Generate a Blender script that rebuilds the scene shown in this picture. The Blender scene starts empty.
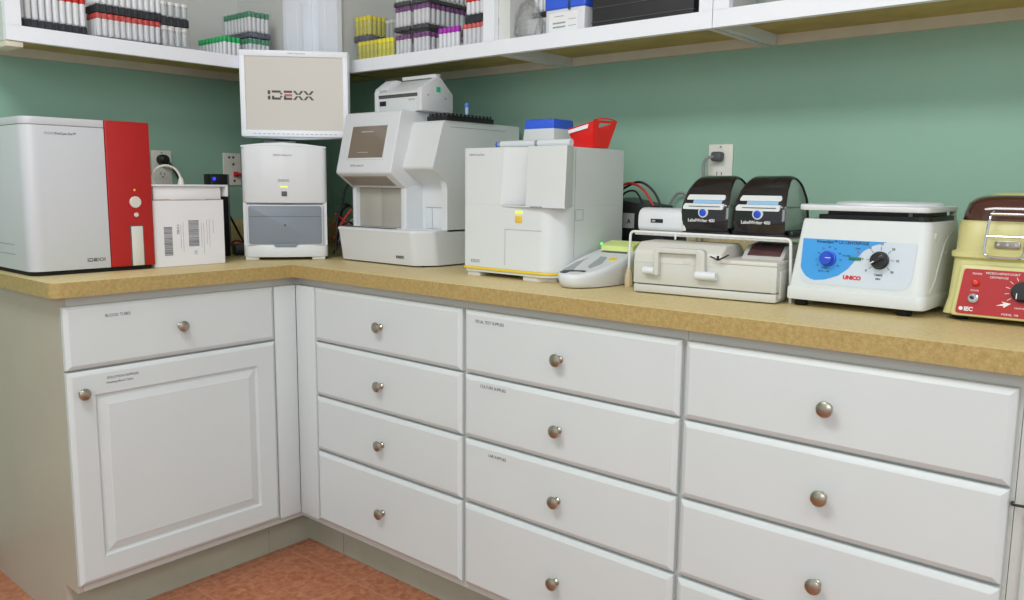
import bpy, bmesh, math, random
from mathutils import Vector, Matrix
random.seed(7)
PI = math.pi
C = bpy.context.scene.collection
SC = bpy.context.scene

# ------------------------------------------------------------------ camera
def make_camera():
    yaw, pitch, roll, f = .8641, -.1386, .0102, 826.8
    fw = Vector((math.sin(yaw)*math.cos(pitch), math.cos(yaw)*math.cos(pitch), math.sin(pitch)))
    rt = Vector((math.cos(yaw), -math.sin(yaw), 0)); up = rt.cross(fw)
    c, s = math.cos(roll), math.sin(roll)
    R = c*rt + s*up; U = -s*rt + c*up
    m = Matrix(((R.x, U.x, -fw.x, -1.4368), (R.y, U.y, -fw.y, -2.0743), (R.z, U.z, -fw.z, 1.1523), (0, 0, 0, 1)))
    cd = bpy.data.cameras.new('camera'); cd.sensor_width = 36; cd.lens = f/1024*36; cd.clip_start = .02
    o = bpy.data.objects.new('camera', cd); C.objects.link(o); o.matrix_world = m; SC.camera = o
make_camera()

# ------------------------------------------------------------------ world, lights, exposure
w = bpy.data.worlds.new('world'); SC.world = w; w.use_nodes = True
w.node_tree.nodes['Background'].inputs[0].default_value = (.86, .95, 1, 1)
w.node_tree.nodes['Background'].inputs[1].default_value = .80
def area(name, loc, rot, sx, sy, power, col=(1, 1, 1)):
    l = bpy.data.lights.new(name, 'AREA'); l.shape = 'RECTANGLE'; l.size = sx; l.size_y = sy
    l.energy = power; l.color = col
    o = bpy.data.objects.new(name, l); C.objects.link(o); o.location = loc; o.rotation_euler = rot; return o
LIGHTS = [(-1.45, -1.05, 2.455), (-1.3, -2.9, 2.455)]
area('ceiling_lamp_light', LIGHTS[0], (0, 0, 0), .55, 1.15, 26, (.96, .985, 1))
area('ceiling_lamp_light', LIGHTS[1], (0, 0, 0), .55, 1.15, 12, (.96, .985, 1))
# added area fill, high behind and left of the camera; no actual window
area('added_fill_light', (-3.0, -2.9, 1.95), (math.radians(78), 0, -.84), 1.5, .9, 25, (.95, .98, 1))
SC.view_settings.view_transform = 'Standard'; SC.view_settings.look = 'None'
SC.view_settings.gamma = 1; SC.view_settings.use_curve_mapping = False
SC.view_settings.exposure = -0.03

# ------------------------------------------------------------------ materials
def s2l(c): return tuple((x/255/12.92 if x/255 <= .04045 else ((x/255+.055)/1.055)**2.4) for x in c) + (1,)
def mat(name, rgb, rough=.5, metal=0, spec=.5, noise=0, nscale=30, bump=0, bscale=200, alpha=1, trans=0, emit=None, estr=1, coat=0, rgb2=None, detail=3):
    m = bpy.data.materials.new(name); m.use_nodes = True; nt = m.node_tree; b = nt.nodes['Principled BSDF']
    col = s2l(rgb)
    b.inputs['Roughness'].default_value = rough; b.inputs['Metallic'].default_value = metal
    b.inputs['Specular IOR Level'].default_value = spec; b.inputs['Alpha'].default_value = alpha
    b.inputs['Transmission Weight'].default_value = trans; b.inputs['Coat Weight'].default_value = coat
    tc = nt.nodes.new('ShaderNodeTexCoord')
    if noise or rgb2:
        n = nt.nodes.new('ShaderNodeTexNoise'); n.inputs['Scale'].default_value = nscale; n.inputs['Detail'].default_value = detail
        nt.links.new(tc.outputs['Object'], n.inputs['Vector'])
        r = nt.nodes.new('ShaderNodeValToRGB'); r.color_ramp.elements[0].position = .36; r.color_ramp.elements[1].position = .64
        if rgb2: a, z = col, s2l(rgb2)
        else:
            a = tuple(x*(1-noise) for x in col[:3])+(1,); z = tuple(min(1, x*(1+noise)) for x in col[:3])+(1,)
        r.color_ramp.elements[0].color = a; r.color_ramp.elements[1].color = z
        nt.links.new(n.outputs['Fac'], r.inputs[0]); nt.links.new(r.outputs[0], b.inputs['Base Color'])
    else: b.inputs['Base Color'].default_value = col
    if bump:
        n2 = nt.nodes.new('ShaderNodeTexNoise'); n2.inputs['Scale'].default_value = bscale; n2.inputs['Detail'].default_value = 2
        nt.links.new(tc.outputs['Object'], n2.inputs['Vector'])
        bp = nt.nodes.new('ShaderNodeBump'); bp.inputs['Strength'].default_value = bump; bp.inputs['Distance'].default_value = .002
        nt.links.new(n2.outputs['Fac'], bp.inputs['Height']); nt.links.new(bp.outputs[0], b.inputs['Normal'])
    if emit:
        b.inputs['Emission Color'].default_value = s2l(emit); b.inputs['Emission Strength'].default_value = estr
    return m

M_ = dict(
    cab=mat('cabinet_white_thermofoil', (208, 214, 214), .38, spec=.4, noise=.012, nscale=4),
    side=mat('cabinet_end_laminate', (186, 177, 162), .5, noise=.02, nscale=6),
    kick=mat('toe_kick_grey', (172, 174, 156), .6, noise=.04, nscale=8),
    frame=mat('face_frame_paint', (200, 203, 198), .5, noise=.01, nscale=6),
    shelfw=mat('wall_cabinet_white_paint', (240, 244, 250), .4, noise=.01, nscale=5),
    shelfin=mat('wall_cabinet_inner_laminate', (214, 216, 212), .5, noise=.02, nscale=5),
    ply=mat('raw_brown_board', (190, 168, 100), .7, noise=.1, nscale=14),
    rail=mat('greige_rail', (216, 210, 190), .6, noise=.04, nscale=12),
    nickel=mat('brushed_nickel', (176, 168, 154), .3, metal=1, noise=.05, nscale=60),
    chrome=mat('chrome', (215, 215, 218), .14, metal=1, noise=.02),
    whh=mat('light_grey_white_plastic', (198, 201, 205), .36, spec=.45, noise=.008, nscale=6),
    wh=mat('white_plastic', (217, 220, 223), .36, spec=.45, noise=.008, nscale=6),
    wh2=mat('cool_white_plastic', (216, 220, 220), .4, spec=.4, noise=.008, nscale=6),
    wh3=mat('warm_white_plastic', (212, 210, 202), .42, spec=.4, noise=.012, nscale=6),
    ivory=mat('ivory_plastic', (204, 204, 197), .45, noise=.015, nscale=8),
    seam=mat('seam_grey', (150, 152, 150), .6, noise=.05),
    red=mat('red_panel_plastic', (172, 24, 22), .42, noise=.02, nscale=8),
    bin=mat('red_translucent_plastic', (228, 34, 30), .3, noise=.03, nscale=8, emit=None),
    gry=mat('grey_door_plastic', (128, 137, 148), .42, noise=.02, nscale=8),
    dgry=mat('dark_grey_plastic', (84, 86, 88), .5, noise=.04),
    bay=mat('bay_door_grey', (172, 168, 158), .5, noise=.02, nscale=9),
    bayin=mat('bay_inner_taupe', (150, 142, 130), .5, noise=.02, nscale=9),
    blk=mat('black_plastic', (22, 22, 24), .42, noise=.05),
    gblk=mat('glossy_black_plastic', (30, 27, 29), .17, noise=.05, coat=.3),
    rub=mat('black_rubber', (18, 18, 18), .8, noise=.1),
    txt=mat('dark_grey_ink', (92, 93, 96), .6, noise=.03),
    txtl=mat('light_grey_ink', (158, 160, 162), .6, noise=.03),
    txtw=mat('white_ink', (232, 232, 232), .5, noise=.02),
    txtr=mat('red_ink', (212, 40, 46), .5, noise=.02),
    txtb=mat('navy_ink', (34, 66, 104), .5, noise=.02),
    scr=mat('beige_lcd_screen', (150, 146, 138), .35, noise=.01, nscale=3, emit=(206, 200, 190), estr=.42),
    lcd=mat('small_taupe_lcd', (120, 110, 98), .12, noise=.12, nscale=5, emit=(150, 138, 124), estr=.12),
    logo=mat('logo_grey', (84, 80, 78), .6, noise=.02),
    logor=mat('logo_red', (196, 96, 90), .6, noise=.02),
    yel=mat('yellow_plastic', (238, 205, 48), .4, noise=.02),
    led=mat('yellow_green_led', (220, 240, 40), .4, emit=(224, 244, 50), estr=.7, noise=.02),
    gled=mat('green_led', (90, 240, 90), .4, emit=(90, 255, 90), estr=1.6, noise=.02),
    bled=mat('blue_led', (50, 60, 240), .4, emit=(50, 60, 250), estr=1.5, noise=.02),
    ybtn=mat('amber_button', (232, 190, 60), .4, noise=.02),
    blue=mat('blue_lid_plastic', (58, 100, 226), .35, noise=.03, nscale=10),
    bluep=mat('sky_blue_panel', (62, 156, 226), .45, noise=.015, nscale=10),
    bknob=mat('royal_blue_knob', (38, 76, 200), .35, noise=.03),
    pale=mat('pale_blue_panel', (206, 216, 226), .45, noise=.01),
    tan=mat('tan_enamel', (208, 202, 140), .38, noise=.02, nscale=7),
    brown=mat('smoked_brown_acrylic', (76, 42, 34), .1, noise=.1, nscale=4, coat=.5),
    redp=mat('crimson_panel', (176, 34, 38), .42, noise=.03, nscale=8),
    gsw=mat('green_switch', (30, 120, 84), .4, noise=.04),
    card=mat('white_cardboard', (230, 230, 234), .7, noise=.015, nscale=12, bump=.1),
    cardb=mat('brown_cardboard_edge', (176, 150, 118), .8, noise=.08),
    lblw=mat('white_paper_label', (238, 239, 240), .6, noise=.01),
    bar=mat('barcode_ink', (96, 98, 104), .7, noise=.04),
    lime=mat('lime_flap_plastic', (224, 240, 150), .45, noise=.02),
    smoke=mat('smoked_side_cover', (150, 172, 158), .18, noise=.05, nscale=6),
    plate=mat('outlet_plate_plastic', (228, 226, 216), .4, noise=.02),
    slot=mat('slot_dark', (50, 48, 46), .7, noise=.05),
    wire=mat('white_coated_wire', (232, 232, 228), .35, noise=.01),
    foot=mat('cream_rubber_foot', (208, 190, 152), .6, noise=.04),
    cabB=mat('black_cable', (24, 24, 26), .5, noise=.05), cabR=mat('red_cable', (190, 40, 36), .5, noise=.05),
    cabG=mat('grey_cable', (140, 142, 140), .5, noise=.05),
    tubeg=mat('tube_white_label', (226, 228, 232), .35, noise=.03, nscale=40),
    tubec=mat('tube_clear_frosted', (190, 196, 198), .25, noise=.04, nscale=30),
    tubey=mat('tube_yellow_label', (206, 202, 90), .35, noise=.15, nscale=60),
    cR=mat('red_cap', (206, 44, 34), .4, noise=.04), cG=mat('bright_green_cap', (30, 176, 96), .4, noise=.04),
    cT=mat('teal_green_cap', (40, 140, 100), .4, noise=.04), cY=mat('yellow_cap', (236, 222, 40), .4, noise=.03),
    cP=mat('dull_purple_cap', (116, 36, 122), .4, noise=.05), cV=mat('bright_purple_cap', (170, 40, 180), .4, noise=.04),
    cK=mat('coral_cap', (222, 92, 88), .4, noise=.04), cW=mat('white_cap', (222, 223, 222), .4, noise=.02),
    tray=mat('black_foam_tray', (48, 50, 56), .7, noise=.2, nscale=60, bump=.4), trayg=mat('grey_foam_tray', (84, 84, 104), .7, noise=.15, nscale=50),
    clearbox=mat('frosted_clear_plastic', (224, 226, 230), .3, noise=.03, nscale=12),
    case=mat('charcoal_case', (46, 44, 46), .55, noise=.06, nscale=14),
    glassy=mat('grey_green_glass', (140, 150, 144), .15, noise=.1, nscale=20),
)
def film(name, a=.22, tint=(1, 1, 1, 1)):
    m = bpy.data.materials.new(name); m.use_nodes = True; nt = m.node_tree; nt.nodes.clear()
    o = nt.nodes.new('ShaderNodeOutputMaterial'); mx = nt.nodes.new('ShaderNodeMixShader')
    t = nt.nodes.new('ShaderNodeBsdfTransparent'); t.inputs[0].default_value = tint
    g = nt.nodes.new('ShaderNodeBsdfGlossy'); g.inputs['Roughness'].default_value = .18
    n = nt.nodes.new('ShaderNodeTexNoise'); n.inputs['Scale'].default_value = 45
    b = nt.nodes.new('ShaderNodeBump'); b.inputs['Strength'].default_value = .7; b.inputs['Distance'].default_value = .004
    nt.links.new(n.outputs['Fac'], b.inputs['Height']); nt.links.new(b.outputs[0], g.inputs['Normal'])
    mx.inputs[0].default_value = a
    nt.links.new(t.outputs[0], mx.inputs[1]); nt.links.new(g.outputs[0], mx.inputs[2]); nt.links.new(mx.outputs[0], o.inputs[0]); return m
M_['film'] = film('clear_shrink_film', .13)

def laminate(name, ca, cb):
    m = mat(name, ca, .42, spec=.5); nt = m.node_tree; b = nt.nodes['Principled BSDF']
    tc = nt.nodes.new('ShaderNodeTexCoord')
    n = nt.nodes.new('ShaderNodeTexNoise'); n.inputs['Scale'].default_value = 320; n.inputs['Detail'].default_value = 4
    n2 = nt.nodes.new('ShaderNodeTexNoise'); n2.inputs['Scale'].default_value = 110; n2.inputs['Detail'].default_value = 3
    ad = nt.nodes.new('ShaderNodeMath'); ad.operation = 'ADD'
    mu = nt.nodes.new('ShaderNodeMath'); mu.operation = 'MULTIPLY'; mu.inputs[1].default_value = .5
    r = nt.nodes.new('ShaderNodeValToRGB'); r.color_ramp.elements[0].position = .36; r.color_ramp.elements[1].position = .64
    r.color_ramp.elements[0].color = s2l(ca); r.color_ramp.elements[1].color = s2l(cb)
    for x in (n, n2): nt.links.new(tc.outputs['Object'], x.inputs['Vector'])
    nt.links.new(n.outputs['Fac'], ad.inputs[0]); nt.links.new(n2.outputs['Fac'], ad.inputs[1]); nt.links.new(ad.outputs[0], mu.inputs[0])
    nt.links.new(mu.outputs[0], r.inputs[0]); nt.links.new(r.outputs[0], b.inputs['Base Color']); return m
M_['lam'] = laminate('speckled_tan_laminate', (194, 174, 122), (214, 196, 146))
M_['lame'] = laminate('brown_shaded_edge_laminate', (158, 134, 78), (184, 160, 104))  # darker than the top laminate, partly shade put into the edge colour

def floor_mat():
    m = mat('terracotta_marbled_tile', (180, 110, 80), .38); nt = m.node_tree; b = nt.nodes['Principled BSDF']
    tc = nt.nodes.new('ShaderNodeTexCoord')
    mp = nt.nodes.new('ShaderNodeMapping'); mp.inputs['Location'].default_value = (0, .255, 0)
    nt.links.new(tc.outputs['Object'], mp.inputs[0])
    br = nt.nodes.new('ShaderNodeTexBrick'); br.offset = 0; br.squash = 1
    br.inputs['Scale'].default_value = 1; br.inputs['Brick Width'].default_value = .325; br.inputs['Row Height'].default_value = .325
    br.inputs['Mortar Size'].default_value = .0028; br.inputs['Mortar Smooth'].default_value = .3
    n = nt.nodes.new('ShaderNodeTexNoise'); n.inputs['Scale'].default_value = 46; n.inputs['Detail'].default_value = 9; n.inputs['Distortion'].default_value = .7
    nt.links.new(tc.outputs['Object'], n.inputs['Vector']); nt.links.new(mp.outputs[0], br.inputs['Vector'])
    r = nt.nodes.new('ShaderNodeValToRGB'); r.color_ramp.elements[0].position = .3; r.color_ramp.elements[1].position = .7
    r.color_ramp.elements[0].color = s2l((160, 96, 66)); r.color_ramp.elements[1].color = s2l((198, 136, 104))
    nt.links.new(n.outputs['Fac'], r.inputs[0])
    mx = nt.nodes.new('ShaderNodeMixRGB'); mx.inputs[2].default_value = s2l((190, 136, 108))
    nt.links.new(br.outputs['Fac'], mx.inputs[0]); nt.links.new(r.outputs[0], mx.inputs[1]); nt.links.new(mx.outputs[0], b.inputs['Base Color'])
    bp = nt.nodes.new('ShaderNodeBump'); bp.inputs['Strength'].default_value = .4; bp.inputs['Distance'].default_value = .003; bp.invert = True
    nt.links.new(br.outputs['Fac'], bp.inputs['Height']); nt.links.new(bp.outputs[0], b.inputs['Normal']); return m
M_['floor'] = floor_mat()
M_['wall'] = mat('sage_green_wall_paint', (149, 187, 167), .6, noise=.035, nscale=2.2, bump=.15, bscale=120)
M_['ceil'] = mat('ceiling_white', (232, 232, 228), .8, noise=.02)
M_['base'] = mat('terracotta_base_tile', (150, 84, 58), .4, noise=.12, nscale=20)
M_['lamp'] = mat('lamp_diffuser', (250, 250, 245), .5, emit=(255, 252, 244), estr=2.0, noise=.01)

# ------------------------------------------------------------------ mesh builder
def fillet(pts, r, n=5):
    """round the corners of a 2-D polygon; r a number or one radius per corner"""
    out = []; N = len(pts)
    for i in range(N):
        rr = r[i] if isinstance(r, (list, tuple)) else r
        p = Vector(pts[i]); a = Vector(pts[i-1]) - p; b = Vector(pts[(i+1) % N]) - p
        if rr <= 0: out.append(tuple(p)); continue
        ang = a.angle(b); d = min(rr/math.tan(ang/2), a.length*.49, b.length*.49)
        s = p + a.normalized()*d; e = p + b.normalized()*d
        for k in range(n+1):
            t = k/n; q = s*(1-t)**2 + p*2*t*(1-t) + e*t*t; out.append((q.x, q.y))
    return out

class MB:
    def __init__(s): s.bm = bmesh.new()
    def _merge(s, bm, mtx=None):
        if mtx is not None: bmesh.ops.transform(bm, matrix=mtx, verts=bm.verts)
        me = bpy.data.meshes.new('t'); bm.to_mesh(me); bm.free(); s.bm.from_mesh(me); bpy.data.meshes.remove(me)
    def box(s, x0, x1, y0, y1, z0, z1, bev=0, seg=2, mtx=None, taper=None):
        bm = bmesh.new(); r = bmesh.ops.create_cube(bm, size=1)
        for v in bm.verts:
            top = v.co.z > 0
            v.co = Vector((x0+(v.co.x+.5)*(x1-x0), y0+(v.co.y+.5)*(y1-y0), z0+(v.co.z+.5)*(z1-z0)))
            if taper and top:
                cx, cy = (x0+x1)/2, (y0+y1)/2; v.co.x = cx+(v.co.x-cx)*taper; v.co.y = cy+(v.co.y-cy)*taper
        if bev: bmesh.ops.bevel(bm, geom=list(bm.edges), offset=bev, segments=seg, profile=.5, affect='EDGES', clamp_overlap=True)
        s._merge(bm, mtx); return s
    def prism(s, pts, axis, a, b, bev=0, seg=2, mtx=None, scale_b=None):
        """pts 2-D; axis 'x': (y,z), 'y': (x,z), 'z': (x,y); extruded from a to b"""
        bm = bmesh.new()
        def P(p, t):
            return {'x': (t, p[0], p[1]), 'y': (p[0], t, p[1]), 'z': (p[0], p[1], t)}[axis]
        cx = sum(p[0] for p in pts)/len(pts); cy = sum(p[1] for p in pts)/len(pts)
        q = pts if not scale_b else [(cx+(p[0]-cx)*scale_b, cy+(p[1]-cy)*scale_b) for p in pts]
        A = [bm.verts.new(P(p, a)) for p in pts]; B = [bm.verts.new(P(p, b)) for p in q]
        n = len(pts)
        fa = bm.faces.new(A); fb = bm.faces.new(B[::-1])
        for i in range(n): bm.faces.new((A[i], B[i], B[(i+1) % n], A[(i+1) % n]))
        bmesh.ops.recalc_face_normals(bm, faces=bm.faces)
        if bev:
            ed = [e for e in bm.edges if (e.verts[0] in A) == (e.verts[1] in A)]
            bmesh.ops.bevel(bm, geom=ed, offset=bev, segments=seg, profile=.5, affect='EDGES', clamp_overlap=True)
        s._merge(bm, mtx); return s
    def lathe(s, prof, o=(0, 0, 0), axis=(0, 0, 1), n=24):
        """prof: list of (r, h) along axis from o"""
        bm = bmesh.new(); rings = []
        for r, h in prof:
            if r < 1e-6: rings.append([bm.verts.new((0, 0, h))])
            else: rings.append([bm.verts.new((r*math.cos(2*PI*k/n), r*math.sin(2*PI*k/n), h)) for k in range(n)])
        for a, b in zip(rings, rings[1:]):
            for k in range(n):
                k2 = (k+1) % n
                if len(a) == 1 and len(b) == 1: continue
                if len(a) == 1: bm.faces.new((a[0], b[k], b[k2]))
                elif len(b) == 1: bm.faces.new((a[k], b[0], a[k2]))
                else: bm.faces.new((a[k], b[k], b[k2], a[k2]))
        if len(rings[0]) > 1: bm.faces.new(rings[0])
        if len(rings[-1]) > 1: bm.faces.new(rings[-1])
        bmesh.ops.recalc_face_normals(bm, faces=bm.faces)
        q = Vector((0, 0, 1)).rotation_difference(Vector(axis).normalized()).to_matrix().to_4x4()
        s._merge(bm, Matrix.Translation(o) @ q); return s
    def cyl(s, p0, p1, r, r2=None, n=20):
        p0 = Vector(p0); p1 = Vector(p1); d = p1-p0
        return s.lathe([(r, 0), (r if r2 is None else r2, d.length)], p0, d, n)
    def tube(s, pts, r, n=8, smooth=True, closed=False):
        P = [Vector(p) for p in pts]
        if smooth and len(P) > 2:
            Q = []
            N = len(P)
            rng = range(N) if closed else range(N-1)
            for i in rng:
                p0 = P[(i-1) % N] if closed else P[max(i-1, 0)]; p1 = P[i]; p2 = P[(i+1) % N]; p3 = P[(i+2) % N] if closed else P[min(i+2, N-1)]
                for k in range(6):
                    t = k/6; Q.append(.5*((2*p1)+(p2-p0)*t+(2*p0-5*p1+4*p2-p3)*t*t+(3*p1-p0-3*p2+p3)*t**3))
            if not closed: Q.append(P[-1])
            P = Q
        bm = bmesh.new(); rings = []; N = len(P); up = Vector((0.01, .02, 1))
        for i, p in enumerate(P):
            if closed: t = P[(i+1) % N]-P[i-1]
            else: t = P[min(i+1, N-1)]-P[max(i-1, 0)]
            t.normalize(); u = t.cross(up)
            if u.length < 1e-3: u = t.cross(Vector((1, 0, 0)))
            u.normalize(); v = t.cross(u); v.normalize(); up = v if v.dot(up) > 0 else -v
            v = t.cross(u)
            rings.append([bm.verts.new(p+r*(math.cos(2*PI*k/n)*u+math.sin(2*PI*k/n)*v)) for k in range(n)])
        # align successive rings
        for a in range(1, N):
            best = min(range(n), key=lambda sft: (rings[a][sft].co-rings[a-1][0].co).length); rings[a] = rings[a][best:]+rings[a][:best]
            if (rings[a][1].co-rings[a-1][1].co).length > (rings[a][-1].co-rings[a-1][1].co).length: rings[a] = [rings[a][0]]+rings[a][1:][::-1]
        pairs = list(zip(rings, rings[1:]))
        for a, b in pairs:
            for k in range(n): bm.faces.new((a[k], b[k], b[(k+1) % n], a[(k+1) % n]))
        if closed:
            a, b = rings[-1], rings[0]
            best = min(range(n), key=lambda sft: (b[sft].co-a[0].co).length); b = b[best:]+b[:best]
            if (b[1].co-a[1].co).length > (b[-1].co-a[1].co).length: b = [b[0]]+b[1:][::-1]
            for k in range(n): bm.faces.new((a[k], b[k], b[(k+1) % n], a[(k+1) % n]))
        else: bm.faces.new(rings[0]); bm.faces.new(rings[-1])
        bmesh.ops.recalc_face_normals(bm, faces=bm.faces); s._merge(bm); return s
    def text(s, t, size, loc, rot=0, tilt=0, face='front', bold=0, align='LEFT', sx=1, th=.0003):
        cu = bpy.data.curves.new('t', 'FONT'); cu.body = t; cu.size = size; cu.extrude = th; cu.offset = bold; cu.align_x = align; cu.resolution_u = 3
        o = bpy.data.objects.new('t', cu); C.objects.link(o); bpy.context.view_layer.update()
        me = bpy.data.meshes.new_from_object(o.evaluated_get(bpy.context.evaluated_depsgraph_get()))
        m = Matrix.Translation(loc)
        if face == 'front': m = m @ Matrix.Rotation(PI/2+tilt, 4, 'X')
        elif face == 'screen': m = m @ Matrix.Rotation(PI/2+tilt, 4, 'X')
        m = m @ Matrix.Rotation(rot, 4, 'Z') @ Matrix.Scale(sx, 4, (1, 0, 0))
        me.transform(m); s.bm.from_mesh(me); bpy.data.meshes.remove(me); bpy.data.objects.remove(o); bpy.data.curves.remove(cu); return s
    def xf(s, m): bmesh.ops.transform(s.bm, matrix=m, verts=s.bm.verts); return s
    def build(s, name, m, parent=None, label=None, ang=35):
        me = bpy.data.meshes.new(name); s.bm.to_mesh(me); s.bm.free(); me.materials.append(M_[m] if isinstance(m, str) else m)
        for p in me.polygons: p.use_smooth = True
        try: me.set_sharp_from_angle(angle=math.radians(ang))
        except Exception: pass
        o = bpy.data.objects.new(name, me); C.objects.link(o)
        if parent: o.parent = parent
        if label: o['label'] = label
        return o
def tag(o, label, cat, group=None):
    o['label'] = label; o['category'] = cat
    if group: o['group'] = group
    return o
def thing(name, label, cat, loc, deg=0, group=None):
    o = bpy.data.objects.new(name, None); C.objects.link(o); o.empty_display_size = .05
    o.location = loc; o.rotation_euler = (0, 0, math.radians(deg)); return tag(o, label, cat, group)
def struct(o): o['kind'] = 'structure'; return o

CT = .914                      # worktop height
WY = .62                       # wall planes
# ------------------------------------------------------------------ room
struct(MB().box(-3.2, WY+.1, -4.2, WY+.1, -.05, 0).build('floor', 'floor'))
struct(MB().box(-3.2, WY+.1, WY, WY+.1, 0, 2.5).build('wall_back', 'wall'))
struct(MB().box(WY, WY+.1, -4.2, WY, 0, 2.5).build('wall_right', 'wall'))
struct(MB().box(-3.2, WY+.1, -4.2, WY+.1, 2.5, 2.55).build('ceiling', 'ceil'))
struct(MB().box(-3.2, -.664, WY-.012, WY, 0, .085, .003).build('baseboard_back', 'base'))
for i, L in enumerate(LIGHTS):
    t = thing('ceiling_light', ['rectangular ceiling light above the left end of the counter', 'rectangular ceiling light above the right run of the counter'][i], 'light', (L[0], L[1], 2.5))
    MB().prism([(-.31, -.61), (.31, -.61), (.31, .61), (-.31, .61)], 'z', -.03, 0, .004).build('housing', 'ceil', t)
    MB().box(-.285, .285, -.585, .585, -.038, -.0301, .003).build('diffuser', 'lamp', t)

# ------------------------------------------------------------------ base cabinets
WB = WY-.004
Z0, Z1, Z1b, Z2, Z2b, Z3, Z3b, Z4 = .851, .6955, .6895, .533, .526, .366, .358, .144
def slab(x0, x1, z0, z1, t=.019, ch=.011):
    """thick drawer front with a wide bevelled edge; back at y=0, face at y=-t"""
    m = MB(); bm = bmesh.new()
    def ring(i, y):
        y += .019; return [bm.verts.new(p) for p in ((x0+i, y, z0+i), (x1-i, y, z0+i), (x1-i, y, z1-i), (x0+i, y, z1-i))]
    R = [ring(0, 0), ring(0, -t+.007), ring(.0015, -t+.0052), ring(ch*.6, -t+.0018), ring(ch, -t)]
    bm.faces.new(R[0])
    for a, b in zip(R, R[1:]):
        for k in range(4): bm.faces.new((a[k], a[(k+1) % 4], b[(k+1) % 4], b[k]))
    bm.faces.new(R[-1][::-1]); bmesh.ops.recalc_face_normals(bm, faces=bm.faces); m._merge(bm); return m
def knob(parent, x, z, y=0):
    m = MB().lathe([(.0080, 0), (.0080, .003), (.0052, .006), (.0048, .012), (.008, .015), (.0132, .0172), (.0148, .0198), (.0140, .0228), (.010, .0250), (.005, .0262), (0, .0265)], (x, y, z), (0, -1, 0), 28)
    return m.build('knob', 'nickel', parent)
def drawer(t, x0, x1, z0, z1, label=None, text=None, knobx=None, kz=None):
    d = slab(x0, x1, z0, z1).build('drawer', 'cab', t, ang=12)
    if label: d['label'] = label
    knob(d, (x0+x1)/2 if knobx is None else knobx, kz if kz else (z0+z1)/2-.003)
    if text:
        MB().box(text[1]-.012, text[1]+.098, -.0005, -.0002, text[2]-.006, text[2]+.014).build('paper_label', 'cab', d)
        MB().text(text[0], .0105, (text[1], -.0008, text[2]), sx=.92, th=.0002).build('lettering', 'txt', d)
    return d

# left run cabinet. local frame: x right, y towards the wall, origin on the floor at the door face's back plane
LX0, LX1 = -.652, -.0735
t = thing('base_cabinet', 'white cabinet on the left with one drawer over a raised panel door', 'cabinet', (0, 0, 0))
MB().prism([(.02, .122), (.02, .874), (WB, .874), (WB, 0), (.095, 0), (.095, .122)], 'x', LX0-.001, LX0+.014).build('end_panel', 'side', t)
MB().box(LX0+.014, -.055, .02, .04, .122, .874).box(LX0+.014, -.055, .04, WB, .122, .14).box(-.055, -.04, .02, WB, .122, .874).build('carcass', 'frame', t)
MB().box(LX0+.014, -.056, .095, .11, 0, .122).build('toe_kick', 'kick', t)
drawer(t, LX0, LX1, Z1, Z0, None, ('BLOOD TUBES', -.556, .818), kz=.773)
def cut_door(x0, x1, z0, z1, T=.019):
    m = MB(); bm = bmesh.new()
    def ring(i, y):
        y += .019; return [bm.verts.new(p) for p in ((x0+i, y, z0+i), (x1-i, y, z0+i), (x1-i, y, z1-i), (x0+i, y, z1-i))]
    seq = [(0, 0), (0, -T+.007), (.0015, -T+.0052), (.0065, -T+.0018), (.011, -T), (.062, -T), (.0635, -T+.006), (.068, -T+.0072), (.0725, -T+.0066), (.0735, -T+.0048), (.090, -T+.0008), (.092, -T-.0002)]
    R = [ring(*q) for q in seq]; bm.faces.new(R[0])
    for a, b in zip(R, R[1:]):
        for k in range(4): bm.faces.new((a[k], a[(k+1) % 4], b[(k+1) % 4], b[k]))
    bm.faces.new(R[-1][::-1]); bmesh.ops.recalc_face_normals(bm, faces=bm.faces); m._merge(bm); return m
d = cut_door(LX0, LX1, Z4, Z1b).build('door', 'cab', t, ang=12)
knob(d, -.622, .637)
MB().text('SOLUTION SUPPLIES', .0088, (-.56, -.0004, .662), sx=1.0, th=.0002).text('Cleaning Blood Tubes', .0076, (-.562, -.0004, .6505), sx=1.0, th=.0002).build('lettering', 'txt', d)

# corner fillers belong to a corner cabinet
t = thing('corner_cabinet', 'blind corner cabinet with two narrow white filler strips', 'cabinet', (0, 0, 0))
MB().box(-.0705, -.0002, 0, .019, Z4, Z0, .0018).build('filler_panel', 'cab', t)
MB().box(.0002, .0865, 0, .019, Z4, Z0, .0018).xf(Matrix.Rotation(-PI/2, 4, 'Z')).build('filler_panel', 'cab', t)
MB().box(-.04, .04, .02, .04, .122, .874).box(.02, .04, -.088, .02, .122, .874).box(.04, .6, .04, .6, .122, .14).build('carcass', 'frame', t)
MB().box(.095, .11, -.082, .11, 0, .122).box(-.055, .095, .095, .11, 0, .122).build('toe_kick', 'kick', t)

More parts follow.
